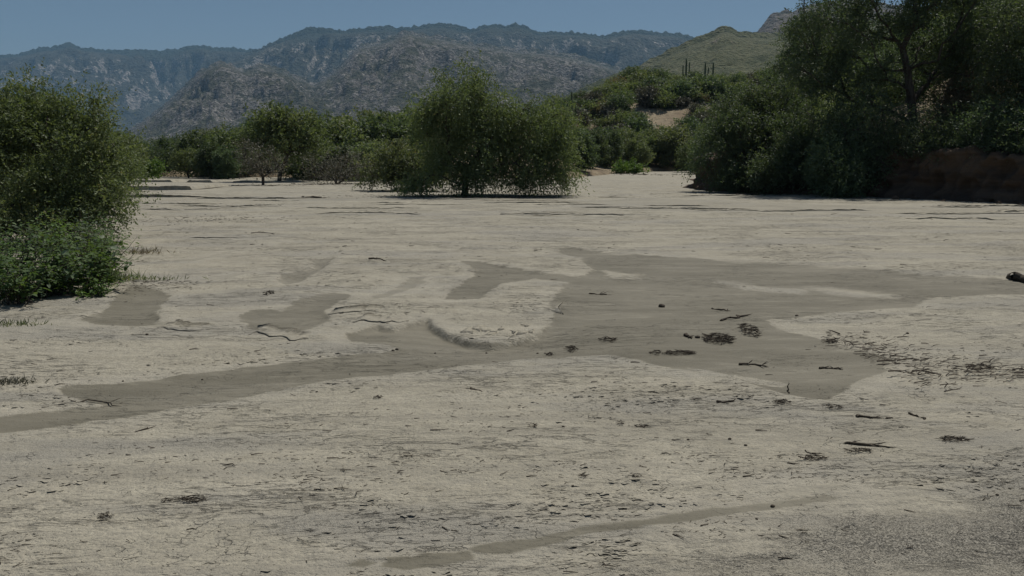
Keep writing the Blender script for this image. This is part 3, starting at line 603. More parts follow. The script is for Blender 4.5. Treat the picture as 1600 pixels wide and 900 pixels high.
# scrub on the hill face
cnt = 0; tries = 0
while cnt < 225 and tries < 6000:
    tries += 1
    px = rr_.uniform(850, 1300); Y = rr_.uniform(86, 172); x = (px - 800) / FPX * Y
    z = ground_z(x, Y)
    if z < 1.6: continue
    d = float(fbm(np.array([x * 0.11]), np.array([Y * 0.11]), 3, 88)[0])
    row = HORIZON - (z - CAM_H) / Y * FPX
    if d > 0.25 and row > 125: continue
    if 1040 < px < 1110 and 122 < row < 165 and rr_.random() < 0.45: continue
    v = rr_.choices(range(5), (5, 4, 5, 2, 1.2))[0]; s = rr_.uniform(0.9, 2.1)
    place('hill_shrub', SHRUB_NAME[v] + ' shrub scattered on the scrubby hill face', 'shrub', SHRUB[v], x, Y, s, SHRUB_NAME[v] + ' shrubs on the scrubby hill face'); cnt += 1

for i, (px, Y) in enumerate([(1040, 140), (1052, 144), (1064, 141), (1075, 145), (1086, 142), (1098, 144), (1110, 143), (1122, 146), (1135, 142), (1058, 148), (1105, 150), (1018, 146), (1028, 142), (1005, 148)]):
    v = (0, 2, 1)[i % 3]; x = (px - 800) / FPX * Y
    place('hill_shrub', SHRUB_NAME[v] + ' shrub scattered on the scrubby hill face', 'shrub', SHRUB[v], x, Y, rr_.uniform(1.5, 2.1), SHRUB_NAME[v] + ' shrubs on the scrubby hill face')
# saguaro cacti
def saguaro(px, py_top, Y, label, arms, seed):
    x = (px - 800) / FPX * Y; z = ground_z(x, Y); H = (HORIZON - py_top) / FPX * Y + CAM_H - z; r = 0.15
    def col(pts, rad):
        V = []; n = 14; a = np.arange(n) * 2 * math.pi / n
        for i, (p, k) in enumerate(pts):
            rad_ = rad * k * (1 + 0.10 * (-1.0) ** np.arange(n)); V.append(np.stack([p[0] + rad_ * np.cos(a), p[1] + rad_ * np.sin(a), p[2] + 0 * a], -1))
        V = np.array(V); k = np.arange(n); k2 = (k + 1) % n
        F = np.concatenate([np.stack([i * n + k, i * n + k2, (i + 1) * n + k2, (i + 1) * n + k], -1) for i in range(len(pts) - 1)])
        return mesh('cactus', V.reshape(-1, 3), F, M['cactus'], True)
    e = put('saguaro_cactus', label, 'cactus', (), (x, Y, z - 0.1))
    link('stem', col([((0, 0, 0), .8), ((0, 0, H * .4), 1), ((0, 0, H * .8), 1), ((0, 0, H * .94), .8), ((0, 0, H * .99), .4), ((0, 0, H), .05)], r), e)
    for sx, h0, h1 in arms:
        link('arm', col([((0, 0, H * h0 - .15), .5), ((sx * .35, 0, H * h0 - .02), .85), ((sx * .55, 0, H * h0 + .25), 1), ((sx * .58, 0, H * h1 - .2), .9), ((sx * .58, 0, H * h1), .1)], r * .72), e)
saguaro(1064, 97, 150, 'tall saguaro with arms on the crest of the scrubby hill', [(-1, .5, .82), (1, .55, .9)], 1)
saguaro(1093, 103, 152, 'short saguaro just right of the tall one on the hill crest', [(1, .6, .85)], 2)
saguaro(1105, 103, 158, 'thin armless saguaro at the right end of the three on the crest', [], 3)
saguaro(891, 146, 112, 'saguaro among the shrubs above the right shoulder of the big tree', [(-1, .55, .85), (1, .6, .8)], 4)
saguaro(549, 181, 92, 'saguaro rising just above the far tree row left of the big tree', [(1, .6, .85)], 5)

# right bank: trees over the cut bank
RT = dict(n_twig=27, n_leaf=12, twig=0.62, ll=0.115, lw=0.027, spread=0.42)
tree_px('mesquite_tree', 'low spreading mesquite at the tip of the right bank, touching the sand', 'tree', 301, (1165, 293), 38.6,
        [(1125,258,34,28,0.3),(1160,205,50,34,1.2),(1215,200,44,36,1.8),(1150,165,44,22,2.2),(1200,160,44,26,2.4),(1125,282,26,12,0),(1175,268,40,24,-0.2),(1240,225,40,34,1)],
        trunk_px=[(1172, 262), (1190, 225, 0.8)], n_tips=165, droop=0.4, leaf_mat='dark_leaf', tip_r=0.018, zmin=0.02, base_z=0.0, **RT)
tree_px('mesquite_shrub', 'green bushy shrub leaning out over the sand beside the cut bank', 'shrub', 302, (1240, 298), 36.9,
        [(1215,272,36,22,0),(1260,266,34,26,0.2),(1290,245,26,32,0.5),(1245,235,36,22,0.6),(1285,282,20,12,-0.2)], n_tips=100, droop=0.3, leaf_mat='dark_leaf', tip_r=0.012, zmin=0.02, base_z=0.0, **RT)
tree_px('mesquite_shrub', 'dark tangled shrub against the left end of the cut bank', 'shrub', 309, (1318, 303), 33.6,
        [(1312,285,30,14,0),(1335,262,30,22,0.4),(1300,250,26,24,0.6),(1355,245,30,16,0.8)], n_tips=70, droop=0.4, leaf_mat='dark_leaf', tip_r=0.014, zmin=0.02, base_z=0.0, **RT)
tree_px('mesquite_tree', 'tall dark mesquite with several trunks on top of the cut bank', 'tree', 303, (1432, 232), 37,
        [(1300,50,64,44,0),(1390,25,70,46,0.5),(1480,20,70,44,0.4),(1335,105,56,34,-0.2),(1440,85,56,34,2.4),(1280,110,40,30,0),(1530,60,50,36,0),(1360,-40,110,46,0.5),(1480,-50,100,46,0),(1330,165,50,26,-0.5),(1500,110,44,24,-1.0)],
        trunk_px=[(1428, 200), (1424, 160), (1418, 110), (1410, 75)], n_tips=260, droop=0.45, leaf_mat='dark_leaf', tip_r=0.014, zmin=0.4, expo=2.1, sides=7, **RT)
tree_px('mesquite_tree', 'tall bushy dark tree whose crown meets the sky beside the craggy peak', 'tree', 304, (1300, 215), 50,
        [(1262,60,36,36,0),(1300,30,46,34,0.5),(1245,110,32,34,0),(1290,115,50,42,0),(1330,70,50,44,0.5),(1255,165,34,34,-0.5),(1310,180,44,36,0),(1228,140,16,26,0)],
        trunk_px=[(1302, 180), (1298, 140)], n_tips=150, droop=0.35, leaf_mat='dark_leaf', tip_r=0.014, zmin=0.3, **RT)
tree_px('mesquite_tree', 'slender second mesquite with reddish dry limbs right of the tall dark one', 'tree', 305, (1462, 215), 39,
        [(1500,75,44,32,0.4),(1560,40,60,40,0.6),(1530,100,50,28,0),(1580,100,40,40,0),(1460,140,30,20,0.5)], trunk_px=[(1470, 180), (1482, 140), (1492, 110)], n_tips=85, droop=0.4, leaf_mat='dark_leaf', tip_r=0.013, zmin=0.5, **RT)
tree_px('mesquite_tree', 'dark tree at the right edge of the picture above the bank', 'tree', 306, (1590, 225), 33,
        [(1570,120,46,40,0),(1610,90,60,60,0),(1575,185,40,34,-0.4),(1620,180,50,50,0),(1600,30,60,40,0.3),(1680,60,70,70,0)], trunk_px=[(1595, 190), (1600, 150)], n_tips=120, droop=0.4, leaf_mat='dark_leaf', tip_r=0.013, zmin=0.1, **RT)
tree_px('dry_shrub', 'tan half-dry shrub on the slope just right of the tall trunk', 'shrub', 307, (1490, 228), 36.5,
        [(1488,200,30,26,0),(1510,175,34,28,0.8),(1545,150,32,22,1.2),(1475,222,22,12,-0.4),(1530,205,34,24,0),(1560,185,26,22,0.3),(1505,140,26,18,1.4)], n_tips=110, droop=0.2, leaf_mat='tan_leaf', tip_r=0.010, zmin=0.0, **RT)
tree_px('dry_shrub', 'dry brownish bush high on the slope under the dark crowns', 'shrub', 308, (1540, 150), 46, [(1530,130,34,20,0),(1500,140,24,16,0)], n_tips=50, droop=0.2, leaf_mat='tan_leaf', tip_r=0.010, zmin=0.0, **RT)
for i, (px, py, Y, s, v) in enumerate([(1330,232,40,1.5,1),(1365,238,39,1.3,3),(1395,240,38,1.0,0),(1400,200,44,1.8,1),(1345,205,46,2.0,2),(1460,238,36,.9,3),(1530,238,34,1.2,1),(1565,240,33,1.2,0),(1590,242,32,1.1,2),(1310,240,42,1.6,0),(1370,170,52,2.4,1),(1440,180,50,2.0,3),(1490,170,50,2.2,1),(1560,180,44,2.0,2),(1280,215,52,2.2,1),(1420,130,60,2.8,1),(1340,140,62,3.0,1),(1500,110,62,2.8,2),(1580,120,55,2.8,1),(1260,190,60,2.6,2)]):
    x = (px - 800) / FPX * Y
    place('slope_shrub', SHRUB_NAME[v] + ' shrub in the shade on the slope above the cut bank', 'shrub', FINE[v], x, Y, s, SHRUB_NAME[v] + ' shrubs above the cut bank')
for i, (px, Y, s, v) in enumerate([(1330,64,1.3,1),(1400,68,1.4,3),(1470,66,1.3,0),(1540,62,1.4,1),(1600,58,1.4,3),(1360,85,1.4,1),(1440,90,1.4,3),(1520,85,1.5,0),(1600,80,1.5,1),(1290,80,1.3,3),(1250,96,1.2,1)]):
    x = (px - 800) / FPX * Y
    place('slope_tree', 'dark tree higher on the right-hand slope behind the tall mesquites', 'tree', FAR[v], x, Y, s, 'trees higher on the right-hand slope')

EA = np.array(EDGE_A, float); ORD = ['first', 'second', 'third', 'fourth', 'fifth', 'sixth', 'seventh', 'eighth', 'ninth', 'tenth', 'eleventh', 'twelfth', 'thirteenth', 'fourteenth', 'fifteenth', 'sixteenth', 'seventeenth', 'eighteenth', 'nineteenth', 'twentieth']
for i in range(15):
    t = 3.75 - i * 0.16; k = int(t); q = EA[k] + (EA[k + 1] - EA[k]) * (t - k) + np.array([.55, .45]) * rr_.uniform(.3, 1.3); v = rr_.choice((1, 1, 1, 2, 3))
    e = place('bank_shrub', SHRUB_NAME[v] + ' shrub hanging over the cut bank edge, ' + ORD[i] + ' from its left end', 'shrub', FINE[v], q[0], q[1], rr_.uniform(.9, 1.5), 'shrubs along the edge of the cut bank'); e.location.z = 1.6

# left bank: mesquite thicket, nearer
LT = dict(n_twig=25, n_leaf=12, twig=0.36, ll=0.062, lw=0.0145, spread=0.42)
tree_px('mesquite_shrub', 'tall feathery mesquite thicket at the left edge of the wash', 'shrub', 401, (75, 372), 15.5,
        [(20,200,60,56,0.6),(80,205,50,44,0.4),(120,225,48,44,0.2),(40,270,60,56,0),(110,285,56,46,-0.2),(160,265,34,36,0.4),(170,300,26,26,0.2),(90,175,34,22,0.6),(10,165,50,34,1.0),(140,190,24,16,0.4),(185,232,14,12,0.4),(198,270,12,10,0.3),(150,160,16,9,0.5),(60,140,22,10,0.8),(-60,230,90,90,0.4),(60,330,60,36,-0.4),(120,330,44,30,-0.2),(10,350,60,34,-0.6),(60,370,60,20,-0.8),(165,330,20,24,0)],
        n_tips=290, droop=0.25, leaf_mat='mesquite', tip_r=0.006, zmin=0.02, **LT)
tree_px('mesquite_shrub', 'lighter green shrub behind the left thicket reaching over the sand', 'shrub', 402, (165, 318), 24,
        [(165,255,34,30,0),(185,270,20,28,0),(140,235,34,26,0.4),(175,298,22,12,-0.3)], n_tips=110, n_twig=13, n_leaf=11, twig=0.45, ll=0.08, lw=0.017, droop=0.3, leaf_mat='olive', tip_r=0.008)
tree_px('leafy_bush', 'small bright green bush at the far end of the left bank', 'bush', 403, (228, 279), 60, [(222,264,18,9,0),(238,266,10,8,0)], n_tips=40, n_twig=10, n_leaf=9, twig=0.4, ll=0.15, lw=0.045, droop=0.1, leaf_mat='bright')
tree_px('leafy_bush', 'bright green low bush at the bend of the wash right of the big tree', 'bush', 404, (980, 271), 82, [(975,262,18,6,0),(995,265,14,4,0)], n_tips=46, n_twig=10, n_leaf=9, twig=0.4, ll=0.17, lw=0.055, droop=0.1, leaf_mat='bright')

for lab, px, Y, sc, v in (('dark tree behind the left thicket at the picture edge', 5, 24, .62, 1), ('dark tree just behind the middle of the left thicket', 70, 27, .62, 3), ('olive tree behind the right shoulder of the left thicket', 125, 31, .60, 2), ('small tree along the left bank beyond the thicket', 175, 44, .75, 0)):
    place('bank_tree', lab, 'tree', FAR[v], (px - 800) / FPX * Y, Y, sc, 'trees along the left bank')
for k_, (px, Y) in enumerate(((15, 19), (55, 20), (95, 21), (-30, 18), (125, 24))):
    place('bank_shrub', 'dark green undergrowth shrub behind the left thicket', 'shrub', FINE[(1, 2)[k_ % 2]], (px - 800) / FPX * Y, Y, .85, 'undergrowth shrubs behind the left thicket')
# weeds with broad leaves at the foot of the thicket
def broad_leaf_mesh():
    V = np.array([(0,0,0),(.28,.28,.03),(.30,0,-.03),(.28,-.28,.03),(.7,.20,0),(.68,0,-.05),(.7,-.20,0),(1,0,-.12)], float)
    F = [(0,2,1),(0,3,2),(1,2,5),(1,5,4),(2,3,6),(2,6,5),(4,5,7),(5,6,7)]; return V, np.array(F)
BLV, BLF = broad_leaf_mesh()
PALE = leaf_material('pale_leaf_underside', (0.20, 0.235, 0.15), (0.32, 0.35, 0.25), None, 0.35)
leaf_me = mesh('leaf', BLV, BLF, PALE, True, {'tint': ('FACE', np.linspace(0.2, 0.9, 8))})
def weed(label, px, py, top, seed, n_stem, ll, mat, width, pale=0, group=None):
    b = gnd(px, py); Y = b[1]; b[2] = ground_z(b[0], b[1]); H = (py - top) / FPX * Y; rng = np.random.default_rng(seed); segs = []; LV = []; tint = []
    e = put('weed_plant', label, 'plant', (), tuple(b), group=group); frames = []
    for s in range(n_stem):
        lean = rng.normal(0, width, 2); p = np.array([rng.normal(0, width * .35), rng.normal(0, width * .35), -.02]); hs = H * rng.uniform(.55, 1.05); K = 7
        for k in range(K):
            q = p + np.array([lean[0] / K, lean[1] / K, hs / K]) + rng.normal(0, .012, 3); segs.append((p, q, .006 - .0006 * k, .0055 - .0006 * k)); p = q
            if k < 1: continue
            for _ in range(5):
                a = rng.uniform(0, 6.28); d = norm(np.array([math.cos(a), math.sin(a), rng.uniform(-.5, .45)])); sd = norm(np.cross(d, [0, 0, 1.]) + rng.normal(0, .25, 3)); up = np.cross(sd, d)
                L = ll * rng.uniform(.5, 1.25) * (1.1 - .06 * k); o = p + d * L * rng.uniform(.2, .8)
                LV.append(o + L * (BLV[:, :1] * d + BLV[:, 1:2] * sd + BLV[:, 2:] * up)); tint += [rng.uniform(0, .85)] * 8; frames.append((o, d, sd, up, L))
    tv, tf = tubes(segs, 4); link('stem', mesh('stem', tv, tf, M['bark'], True), e)
    n = len(LV); F = (np.arange(n) * 8)[:, None, None] + BLF; link('foliage', mesh('foliage', np.concatenate(LV), F.reshape(-1, 3), M[mat], True, {'tint': ('FACE', tint)}), e)
    fr = [f for f in frames if f[0][1] < .02 and f[0][2] > H * .35]; fr = [fr[k] for k in rng.permutation(len(fr))[:pale]]
    for o, d, sd, up, L in fr:
        from mathutils import Matrix
        lo = link('leaf', leaf_me, e); Ls = rng.uniform(.07, .105)
        nrm = norm(np.array([rng.normal(0, .3), -.75, .6])); d2 = norm(np.cross(nrm, [rng.normal(), rng.normal(), rng.normal()])); s2 = np.cross(nrm, d2); o2 = o + np.array([0, -.05, .01])
        lo.matrix_local = Matrix([[*(Ls * np.array([d2[i], s2[i], nrm[i]])), o2[i]] for i in range(3)] + [[0, 0, 0, 1]])
weed('broad-leaved weed with several pale leaves catching the light', 140, 455, 372, 501, 18, .115, 'broad', .24, 9)
weed('broad-leaved green weed below the pale-leaved one, near the sand', 95, 462, 392, 502, 18, .10, 'broad', .22, 5)
weed('leafy weed at the very front of the left bank, by the picture edge', 30, 476, 385, 503, 20, .085, 'broad', .25, 3)
weed('upright leafy weed against the trunk shade of the left thicket', 60, 448, 352, 504, 20, .10, 'dark_leaf', .25, 0)
weed('weed with small leaves at the right corner of the left bank', 155, 440, 345, 505, 20, .07, 'bright', .2, 0)
weed('low weed trailing onto the sand beside the damp hollow', 150, 464, 430, 506, 20, .055, 'bright', .22, 0)
for i, (px, py, tp, wd) in enumerate([(10,440,330,.3),(105,425,330,.3),(135,415,325,.25),(160,405,335,.2),(-20,470,350,.3),(-10,455,400,.3),(50,468,420,.25),(80,455,360,.25),(20,455,350,.25),(165,425,372,.18),(120,440,350,.25)]):
    weed(('shaded weed at the extreme left below the thicket crown|bright weed in the middle of the row under the thicket|dark weed just under the right half of the thicket|tall weed at the right shoulder of the left bank|weed cut by the left picture edge, lowest of the row|low bright weed at the left picture edge|low dark weed on the sand before the left bank|leafy weed behind the pale-leaved one|tall weed near the left picture edge|small dark weed at the right tip of the left bank|leafy weed right behind the low front weeds'.split('|'))[i], px, py, tp, 520 + i, 18, .085, ('broad', 'bright', 'dark_leaf', 'broad')[i % 4], wd, 0, 'weeds along the foot of the left thicket')
# thin grasses and pale straw on the edge of the sand
def grass_tuft(label, px, py, n, h, wd, mat, seed, name='grass_tuft', group=None, spread=(1, 1)):
    b = gnd(px, py); b[2] = ground_z(b[0], b[1]) - .01; rng = np.random.default_rng(seed)
    P = rng.normal(0, wd, (n, 3)) * np.array([spread[0], spread[1], 0]); D = norm(np.stack([rng.normal(0, .55, n), rng.normal(0, .55, n), rng.uniform(.4, 1, n)], -1))
    V, F = leaves(P, D, rng.normal(0, 1, (n, 3)), h * rng.uniform(.5, 1.2, n), np.full(n, .0035 + b[1] * .0002))
    o = link(name, mesh(name, V, F, M[mat], False, {'tint': ('FACE', rng.uniform(0, 1, n))}), None, tuple(b)); return tag(o, label, 'grass', group)
grass_tuft('dry reddish twiggy tuft lying on the sand right of the left bank', 222, 398, 120, .16, .13, 'tan_leaf', 601, spread=(1.6, .8))
grass_tuft('green grass tuft between the weeds and the damp hollow', 175, 440, 240, .22, .16, 'mesquite', 602)
grass_tuft('straggly grass tuft on the sand at the left picture edge', 20, 512, 150, .07, .10, 'olive', 603, spread=(1.8, .7))
grass_tuft('dark matted tuft half buried at the left edge of the lower channel', 14, 598, 200, .055, .06, 'grey_twig', 604, spread=(1.6, .7))
grass_tuft('sparse grass along the sand edge above the damp hollow', 212, 437, 160, .10, .14, 'olive', 605, spread=(2.2, .5))

# ------------------------------------------------------------------ driftwood, sticks and litter
def crooked(rng, p0, p1, r, wob=0.06, n=7):
    P = np.array([p0 + (p1 - p0) * t for t in np.linspace(0, 1, n)]); L = np.linalg.norm(p1 - p0); P[1:-1] += rng.normal(0, wob * L * 0.5, (n - 2, 3)) * np.array([1, 1, .35])
    R = r * np.linspace(1, .5, n) * rng.uniform(.8, 1.2, n); R[0] *= .03; R[-1] *= .05; P[0] = P[1] + (P[0] - P[1]) * .6; return [(P[i], P[i + 1], R[i], R[i + 1]) for i in range(n - 1)]
def stick(label, a, b, r, seed, forks=2, name='stick', mat='drift', cat='stick', lift=(0, 0), z=(None, None)):
    rng = np.random.default_rng(seed); p0, p1 = gnd(*a), gnd(*b)
    p0[2] = ground_z(p0[0], p0[1]) + r * .6 + lift[0]; p1[2] = ground_z(p1[0], p1[1]) + r * .5 + lift[1]
    c = p0.copy(); segs = crooked(rng, p0 - c, p1 - c, r, .11, 9); L = np.linalg.norm(p1 - p0)
    for f in range(forks):
        q = segs[rng.integers(1, 6)][1]; d = (p1 - p0) / L + rng.normal(0, .6, 3); d[2] = abs(d[2]) * .5; segs += crooked(rng, q, q + norm(d) * L * rng.uniform(.15, .35), r * .45, n=4)
    V, F = tubes(segs, 7); return tag(link(name, mesh(name, V, F, M[mat], True), None, tuple(c)), label, cat)
stick('long dark forked stick on the pale sand at lower right', (1312, 697), (1402, 703), .009, 1, 5)
stick('straight thick stick lying just above the long forked stick', (1334, 655), (1378, 659), .009, 2, 1)
stick('short stub in line with the straight thick stick', (1381, 659), (1395, 658), .007, 3, 0)
stick('slanting short branch right of the straight thick stick', (1418, 648), (1446, 660), .008, 4, 4)
stick('thin pale stick lifted at one end above the twig mats in the damp sand', (1122, 499), (1176, 492), .012, 5, 0, lift=(0, .02))
stick('dark half-buried log at the right picture edge', (1572, 437), (1640, 449), .07, 6, 0, name='log', cat='log')
stick('dark plank-like log on the far sand left of the big tree', (468, 309), (512, 310), .06, 7, 0, name='log', cat='log')
stick('thin root lying in the lower left damp channel', (110, 622), (190, 631), .007, 8, 2)
stick('bent dark twig with a raised end above the curved damp pool', (575, 409), (604, 412), .014, 9, 2, lift=(.05, 0))
stick('thin stick on the sand left of the bottom streak', (210, 672), (255, 660), .006, 10, 1)
stick('small dark stick on the pale sand below the channel bend', (733, 607), (754, 612), .009, 11, 0)
stick('dark stick on the sand under the damp basin tip', (1117, 634), (1150, 631), .009, 12, 1)
stick('upright broken twig stuck in the lower edge of the damp basin', (1230, 617), (1230.5, 616), .006, 13, 0, lift=(0, .09))
stick('long low drift stick in the damp basin below the twig mats', (1150, 567), (1200, 571), .011, 14, 5)
stick('dark drift stick right of the long one in the damp basin', (1278, 574), (1318, 577), .010, 15, 5)
stick('stick lying across the damp sand near the pale slab', (918, 459), (956, 459), .010, 16, 4)
stick('dark chunk of wood left of the twig mats', (1069, 519), (1081, 527), .016, 17, 2)
stick('thin wavy twig on the far left sand', (390, 367), (440, 369), .010, 18, 3)
stick('thin stick in the damp flat left of the upper streaks', (1110, 480), (1142, 484), .010, 19, 1)
def twig_mat(label, px, py, wpx, hpx, seed, n=60, up=.05, leafy=True):
    rng = np.random.default_rng(seed); c = gnd(px, py); a = gnd(px + wpx / 2, py); b = gnd(px, py - hpx / 2); rx, ry = a[0] - c[0], b[1] - c[1]; segs = []
    c[2] = ground_z(c[0], c[1]); sz = c[1] * .0009
    for i in range(int(n * 1.5)):
        ang = rng.normal(0, .6); L = rng.uniform(.25, .9) * rx; g = norm(rng.normal(0, 1, 2)) * math.sqrt(rng.random()); o = np.array([g[0] * rx * .8, g[1] * ry * .8, rng.uniform(.0, up) * (1 - .6 * np.hypot(*g)) + .004])
        d = np.array([math.cos(ang), math.sin(ang), rng.normal(0, .16)]) * L * .5; segs += crooked(rng, o - d, o + d, sz * rng.uniform(.25, .8), .15, 4)
    for s in range(len(segs)): segs[s] = (np.maximum(segs[s][0], [-9, -9, -.01]), np.maximum(segs[s][1], [-9, -9, -.01]), segs[s][2], segs[s][3])
    V, F = tubes(segs, 4); return tag(link('twig_pile', mesh('twig_pile', V, F, M['drift'], False), None, tuple(c)), label, 'driftwood')
for i, (px, py, w, h, n, up, lab) in enumerate([
    (1122, 528, 56, 16, 110, .07, 'wide dark mat of tangled twigs in the middle of the damp sand'),
    (1170, 516, 36, 20, 90, .08, 'rounded dark clump of twigs right of the wide twig mat'),
    (950, 527, 34, 7, 26, .03, 'thin line of twigs left of the tangled mats'),
    (893, 541, 26, 10, 40, .04, 'small dark twig heap on the lip of the pale foreground bar'),
    (858, 548, 18, 5, 20, .02, 'little twig scrap just left of the heap on the lip'),
    (1062, 549, 60, 7, 46, .03, 'strung-out twigs along the damp bank below the wide mat'),
    (1025, 549, 26, 8, 22, .03, 'twigs at the start of the strung-out line in the damp sand'),
    (1222, 633, 34, 8, 30, .03, 'twig tangle on the pale sand below the damp basin'),
    (1300, 640, 36, 7, 26, .02, 'twig tangle right of the damp basin tip'),
    (165, 810, 26, 12, 34, .03, 'dark tuft of drift twigs alone at lower left'),
    (300, 782, 60, 12, 46, .02, 'loose drift of twig bits at lower left above the fine debris'),
    (970, 664, 16, 8, 16, .02, 'small twig tuft on the pale bar, mid foreground'),
    (1003, 669, 26, 6, 20, .02, 'flat scatter of twigs right of the small tuft on the pale bar'),
    (832, 668, 22, 7, 18, .02, 'twig tangle in the centre of the pale foreground bar'),
    (912, 747, 24, 8, 18, .02, 'twig tangle near the bottom centre of the foreground'),
    (995, 749, 24, 12, 18, .02, 'open loop of thin twigs near the bottom centre'),
    (590, 622, 18, 5, 16, .02, 'twig scrap below the damp channel, left of centre'),
    (1275, 722, 44, 8, 26, .015, 'ring of flattened twigs left of the long forked stick'),
    (1340, 708, 50, 7, 30, .015, 'fine twigs caught under the long forked stick'),
    (1490, 690, 60, 10, 40, .01, 'faint scatter of fine twigs at far lower right'),
    (420, 463, 22, 7, 22, .03, 'dark twigs above the curved damp pool'),
    (265, 783, 30, 7, 20, .015, 'thin twig scatter right of the dark tuft at lower left'),
    (1530, 577, 50, 10, 40, .04, 'dark twigs at the right end of the drift line'),
    (1300, 533, 30, 5, 22, .03, 'dark twigs at the left tip of the drift line')]):
    twig_mat(lab, px, py, w, h, 700 + i, n, up)

# pieces of cracked mud crust, lifted along their edges
def mud_plate(px, py, wpx, hpx, tilt, seed, z=.02, th=.03):
    rng = np.random.default_rng(seed); c = gnd(px, py); a = gnd(px + wpx / 2, py); b = gnd(px, py - hpx / 2); rx, ry = a[0] - c[0], b[1] - c[1]; n = 7
    ang = np.sort(rng.uniform(0, .6, n) + np.arange(n) * 2 * math.pi / n); r = rng.uniform(.6, 1.1, n); x, y = rx * r * np.cos(ang), ry * r * np.sin(ang); c[2] = ground_z(c[0], c[1]) + z
    top = np.stack([x, y, tilt * y + rng.normal(0, .006, n) + .012 * (r - .9)], -1); bot = top * [.97, .97, 1] - [0, 0, th]; V = np.concatenate([top, bot, [[0, 0, 0.004]]]); k = np.arange(n); k2 = (k + 1) % n
    F = np.concatenate([np.stack([k, k2, np.full(n, 2 * n)], -1), np.stack([k, k + n, k2 + n], -1), np.stack([k, k2 + n, k2], -1)])
    link('mud_plate', mesh('mud_plate', V, F, M['sand_plain'], False), ground, tuple(c))
def crust(corners, nx, ny, seed, lift=.005):
    """a cracked patch: jittered cells with open joints, each plate its own piece"""
    rng = np.random.default_rng(seed); q = [gnd(*c) for c in corners]; G = np.zeros((ny + 1, nx + 1, 2))
    for j in range(ny + 1):
        for i in range(nx + 1):
            u, v = i / nx + rng.normal(0, .26 / nx) + (j % 2) * .4 / nx, j / ny + rng.normal(0, .24 / ny)
            p = (q[0] * (1 - u) + q[1] * u) * (1 - v) + (q[3] * (1 - u) + q[2] * u) * v; G[j, i] = p[:2]
    for j in range(ny):
        for i in range(nx):
            if rng.random() < .38: continue
            P = np.array([G[j, i], G[j, i + 1], G[j + 1, i + 1], G[j + 1, i]]); c = P.mean(0); R = []
            for k in range(4):
                a, b = P[k], P[(k + 1) % 4]
                for t in (0, .33, .67): R.append(a + (b - a) * t + rng.normal(0, .06, 2) * np.linalg.norm(b - a))
            R = (np.array(R) - c) * rng.uniform(.92, .98); n = len(R); tx, ty = rng.normal(0, .03), rng.normal(.015, .03)
            top = np.c_[R, R[:, 0] * tx + R[:, 1] * ty + rng.uniform(0, .002, n)]; bot = top - [0, 0, lift + .03]; k = np.arange(n); k2 = (k + 1) % n
            V = np.concatenate([top, bot, [[0, 0, 0]]]); F = np.concatenate([np.stack([k, k2, np.full(n, 2 * n)], -1), np.stack([k, k + n, k2 + n], -1), np.stack([k, k2 + n, k2], -1)])
            link('mud_plate', mesh('mud_plate', V, F, M['sand_plain'], False), ground, (c[0], c[1], float(ground_h(np.array([c[0]]), np.array([c[1]]))[0]) + lift))
crust([(722, 521), (792, 526), (800, 513), (735, 506)], 6, 3, 4, .004); crust([(795, 527), (845, 515), (838, 500), (800, 512)], 4, 3, 5, .004)
crust([(180, 446), (225, 443), (222, 436), (178, 437)], 3, 1, 6, .010); crust([(862, 488), (877, 488), (876, 476), (864, 476)], 1, 1, 7, .004)
# stones
def stone(label, px, py, spx, seed, name='stone', mat='rock', group=None):
    c = gnd(px, py); r = spx / 2 / FPX * c[1]; rng = np.random.default_rng(seed); V = []; nl, nc = 6, 9
    for i in range(nl):
        for j in range(nc):
            t, p = math.pi * (i + .0001) / (nl - 1), 2 * math.pi * j / nc; V.append((math.sin(t) * math.cos(p), math.sin(t) * math.sin(p), math.cos(t)))
    V = np.array(V); V = V * (1 + .22 * fbm(V[:, 0] * 1.3 + seed, V[:, 1] * 1.3 + V[:, 2] * 1.7, 2, seed))[:, None] * np.array([1, .8, .6]) * r
    k = np.arange(nc); k2 = (k + 1) % nc; F = np.concatenate([np.stack([i * nc + k, (i + 1) * nc + k, (i + 1) * nc + k2, i * nc + k2], -1) for i in range(nl - 1)])
    c[2] = ground_z(c[0], c[1]) + r * .3; o = link(name, mesh(name, V, F, M[mat], True), None, tuple(c)); return tag(o, label, 'stone', group)
stone('rounded dark stone in the damp flat right of the pale slab', 1034, 477, 11, 1, mat='drift')
stone('dark clod on the bottom damp streak at lower right', 1207, 796, 8, 2, mat='drift')
for i, (px, py, s) in enumerate([(1182,817,5),(620,545,6),(614,547,5),(680,546,4),(192,594,4),(230,527,5),(1558,776,6),(316,592,4),(880,668,5),(895,762,5),(1075,690,5),(1140,690,6),(840,545,4),(1245,493,6),(1418,522,5),(760,540,4),(660,803,4),(495,612,4),(560,822,4),(1090,525,9),(1165,700,6)]):
    stone('small dark clod lying loose on the sand', px, py, s, 20 + i, mat='drift', group='small dark clods on the sand')
# rocks on the hill
for i in range(46):
    px = rr_.uniform(885, 1160); row = rr_.uniform(125, 200); Y = rr_.uniform(95, 150); x = (px - 800) / FPX * Y; z = ground_z(x, Y)
    if z < 2: continue
    rng = np.random.default_rng(900 + i); V = norm(rng.normal(0, 1, (10, 3)))
    import bmesh
    bm = bmesh.new(); [bm.verts.new(v * np.array([1, .9, .7]) * rng.uniform(.85, 1.1)) for v in V]; bmesh.ops.convex_hull(bm, input=bm.verts); me = bpy.data.meshes.new('boulder'); bm.to_mesh(me); bm.free(); me.materials.append(M['rock'])
    o = link('boulder', me, None, (x, Y, z + .1)); s = rr_.uniform(.3, .95); o.scale = (s, s, s); tag(o, 'pale granite boulder among the shrubs on the hill face', 'boulder', 'boulders on the hill face')

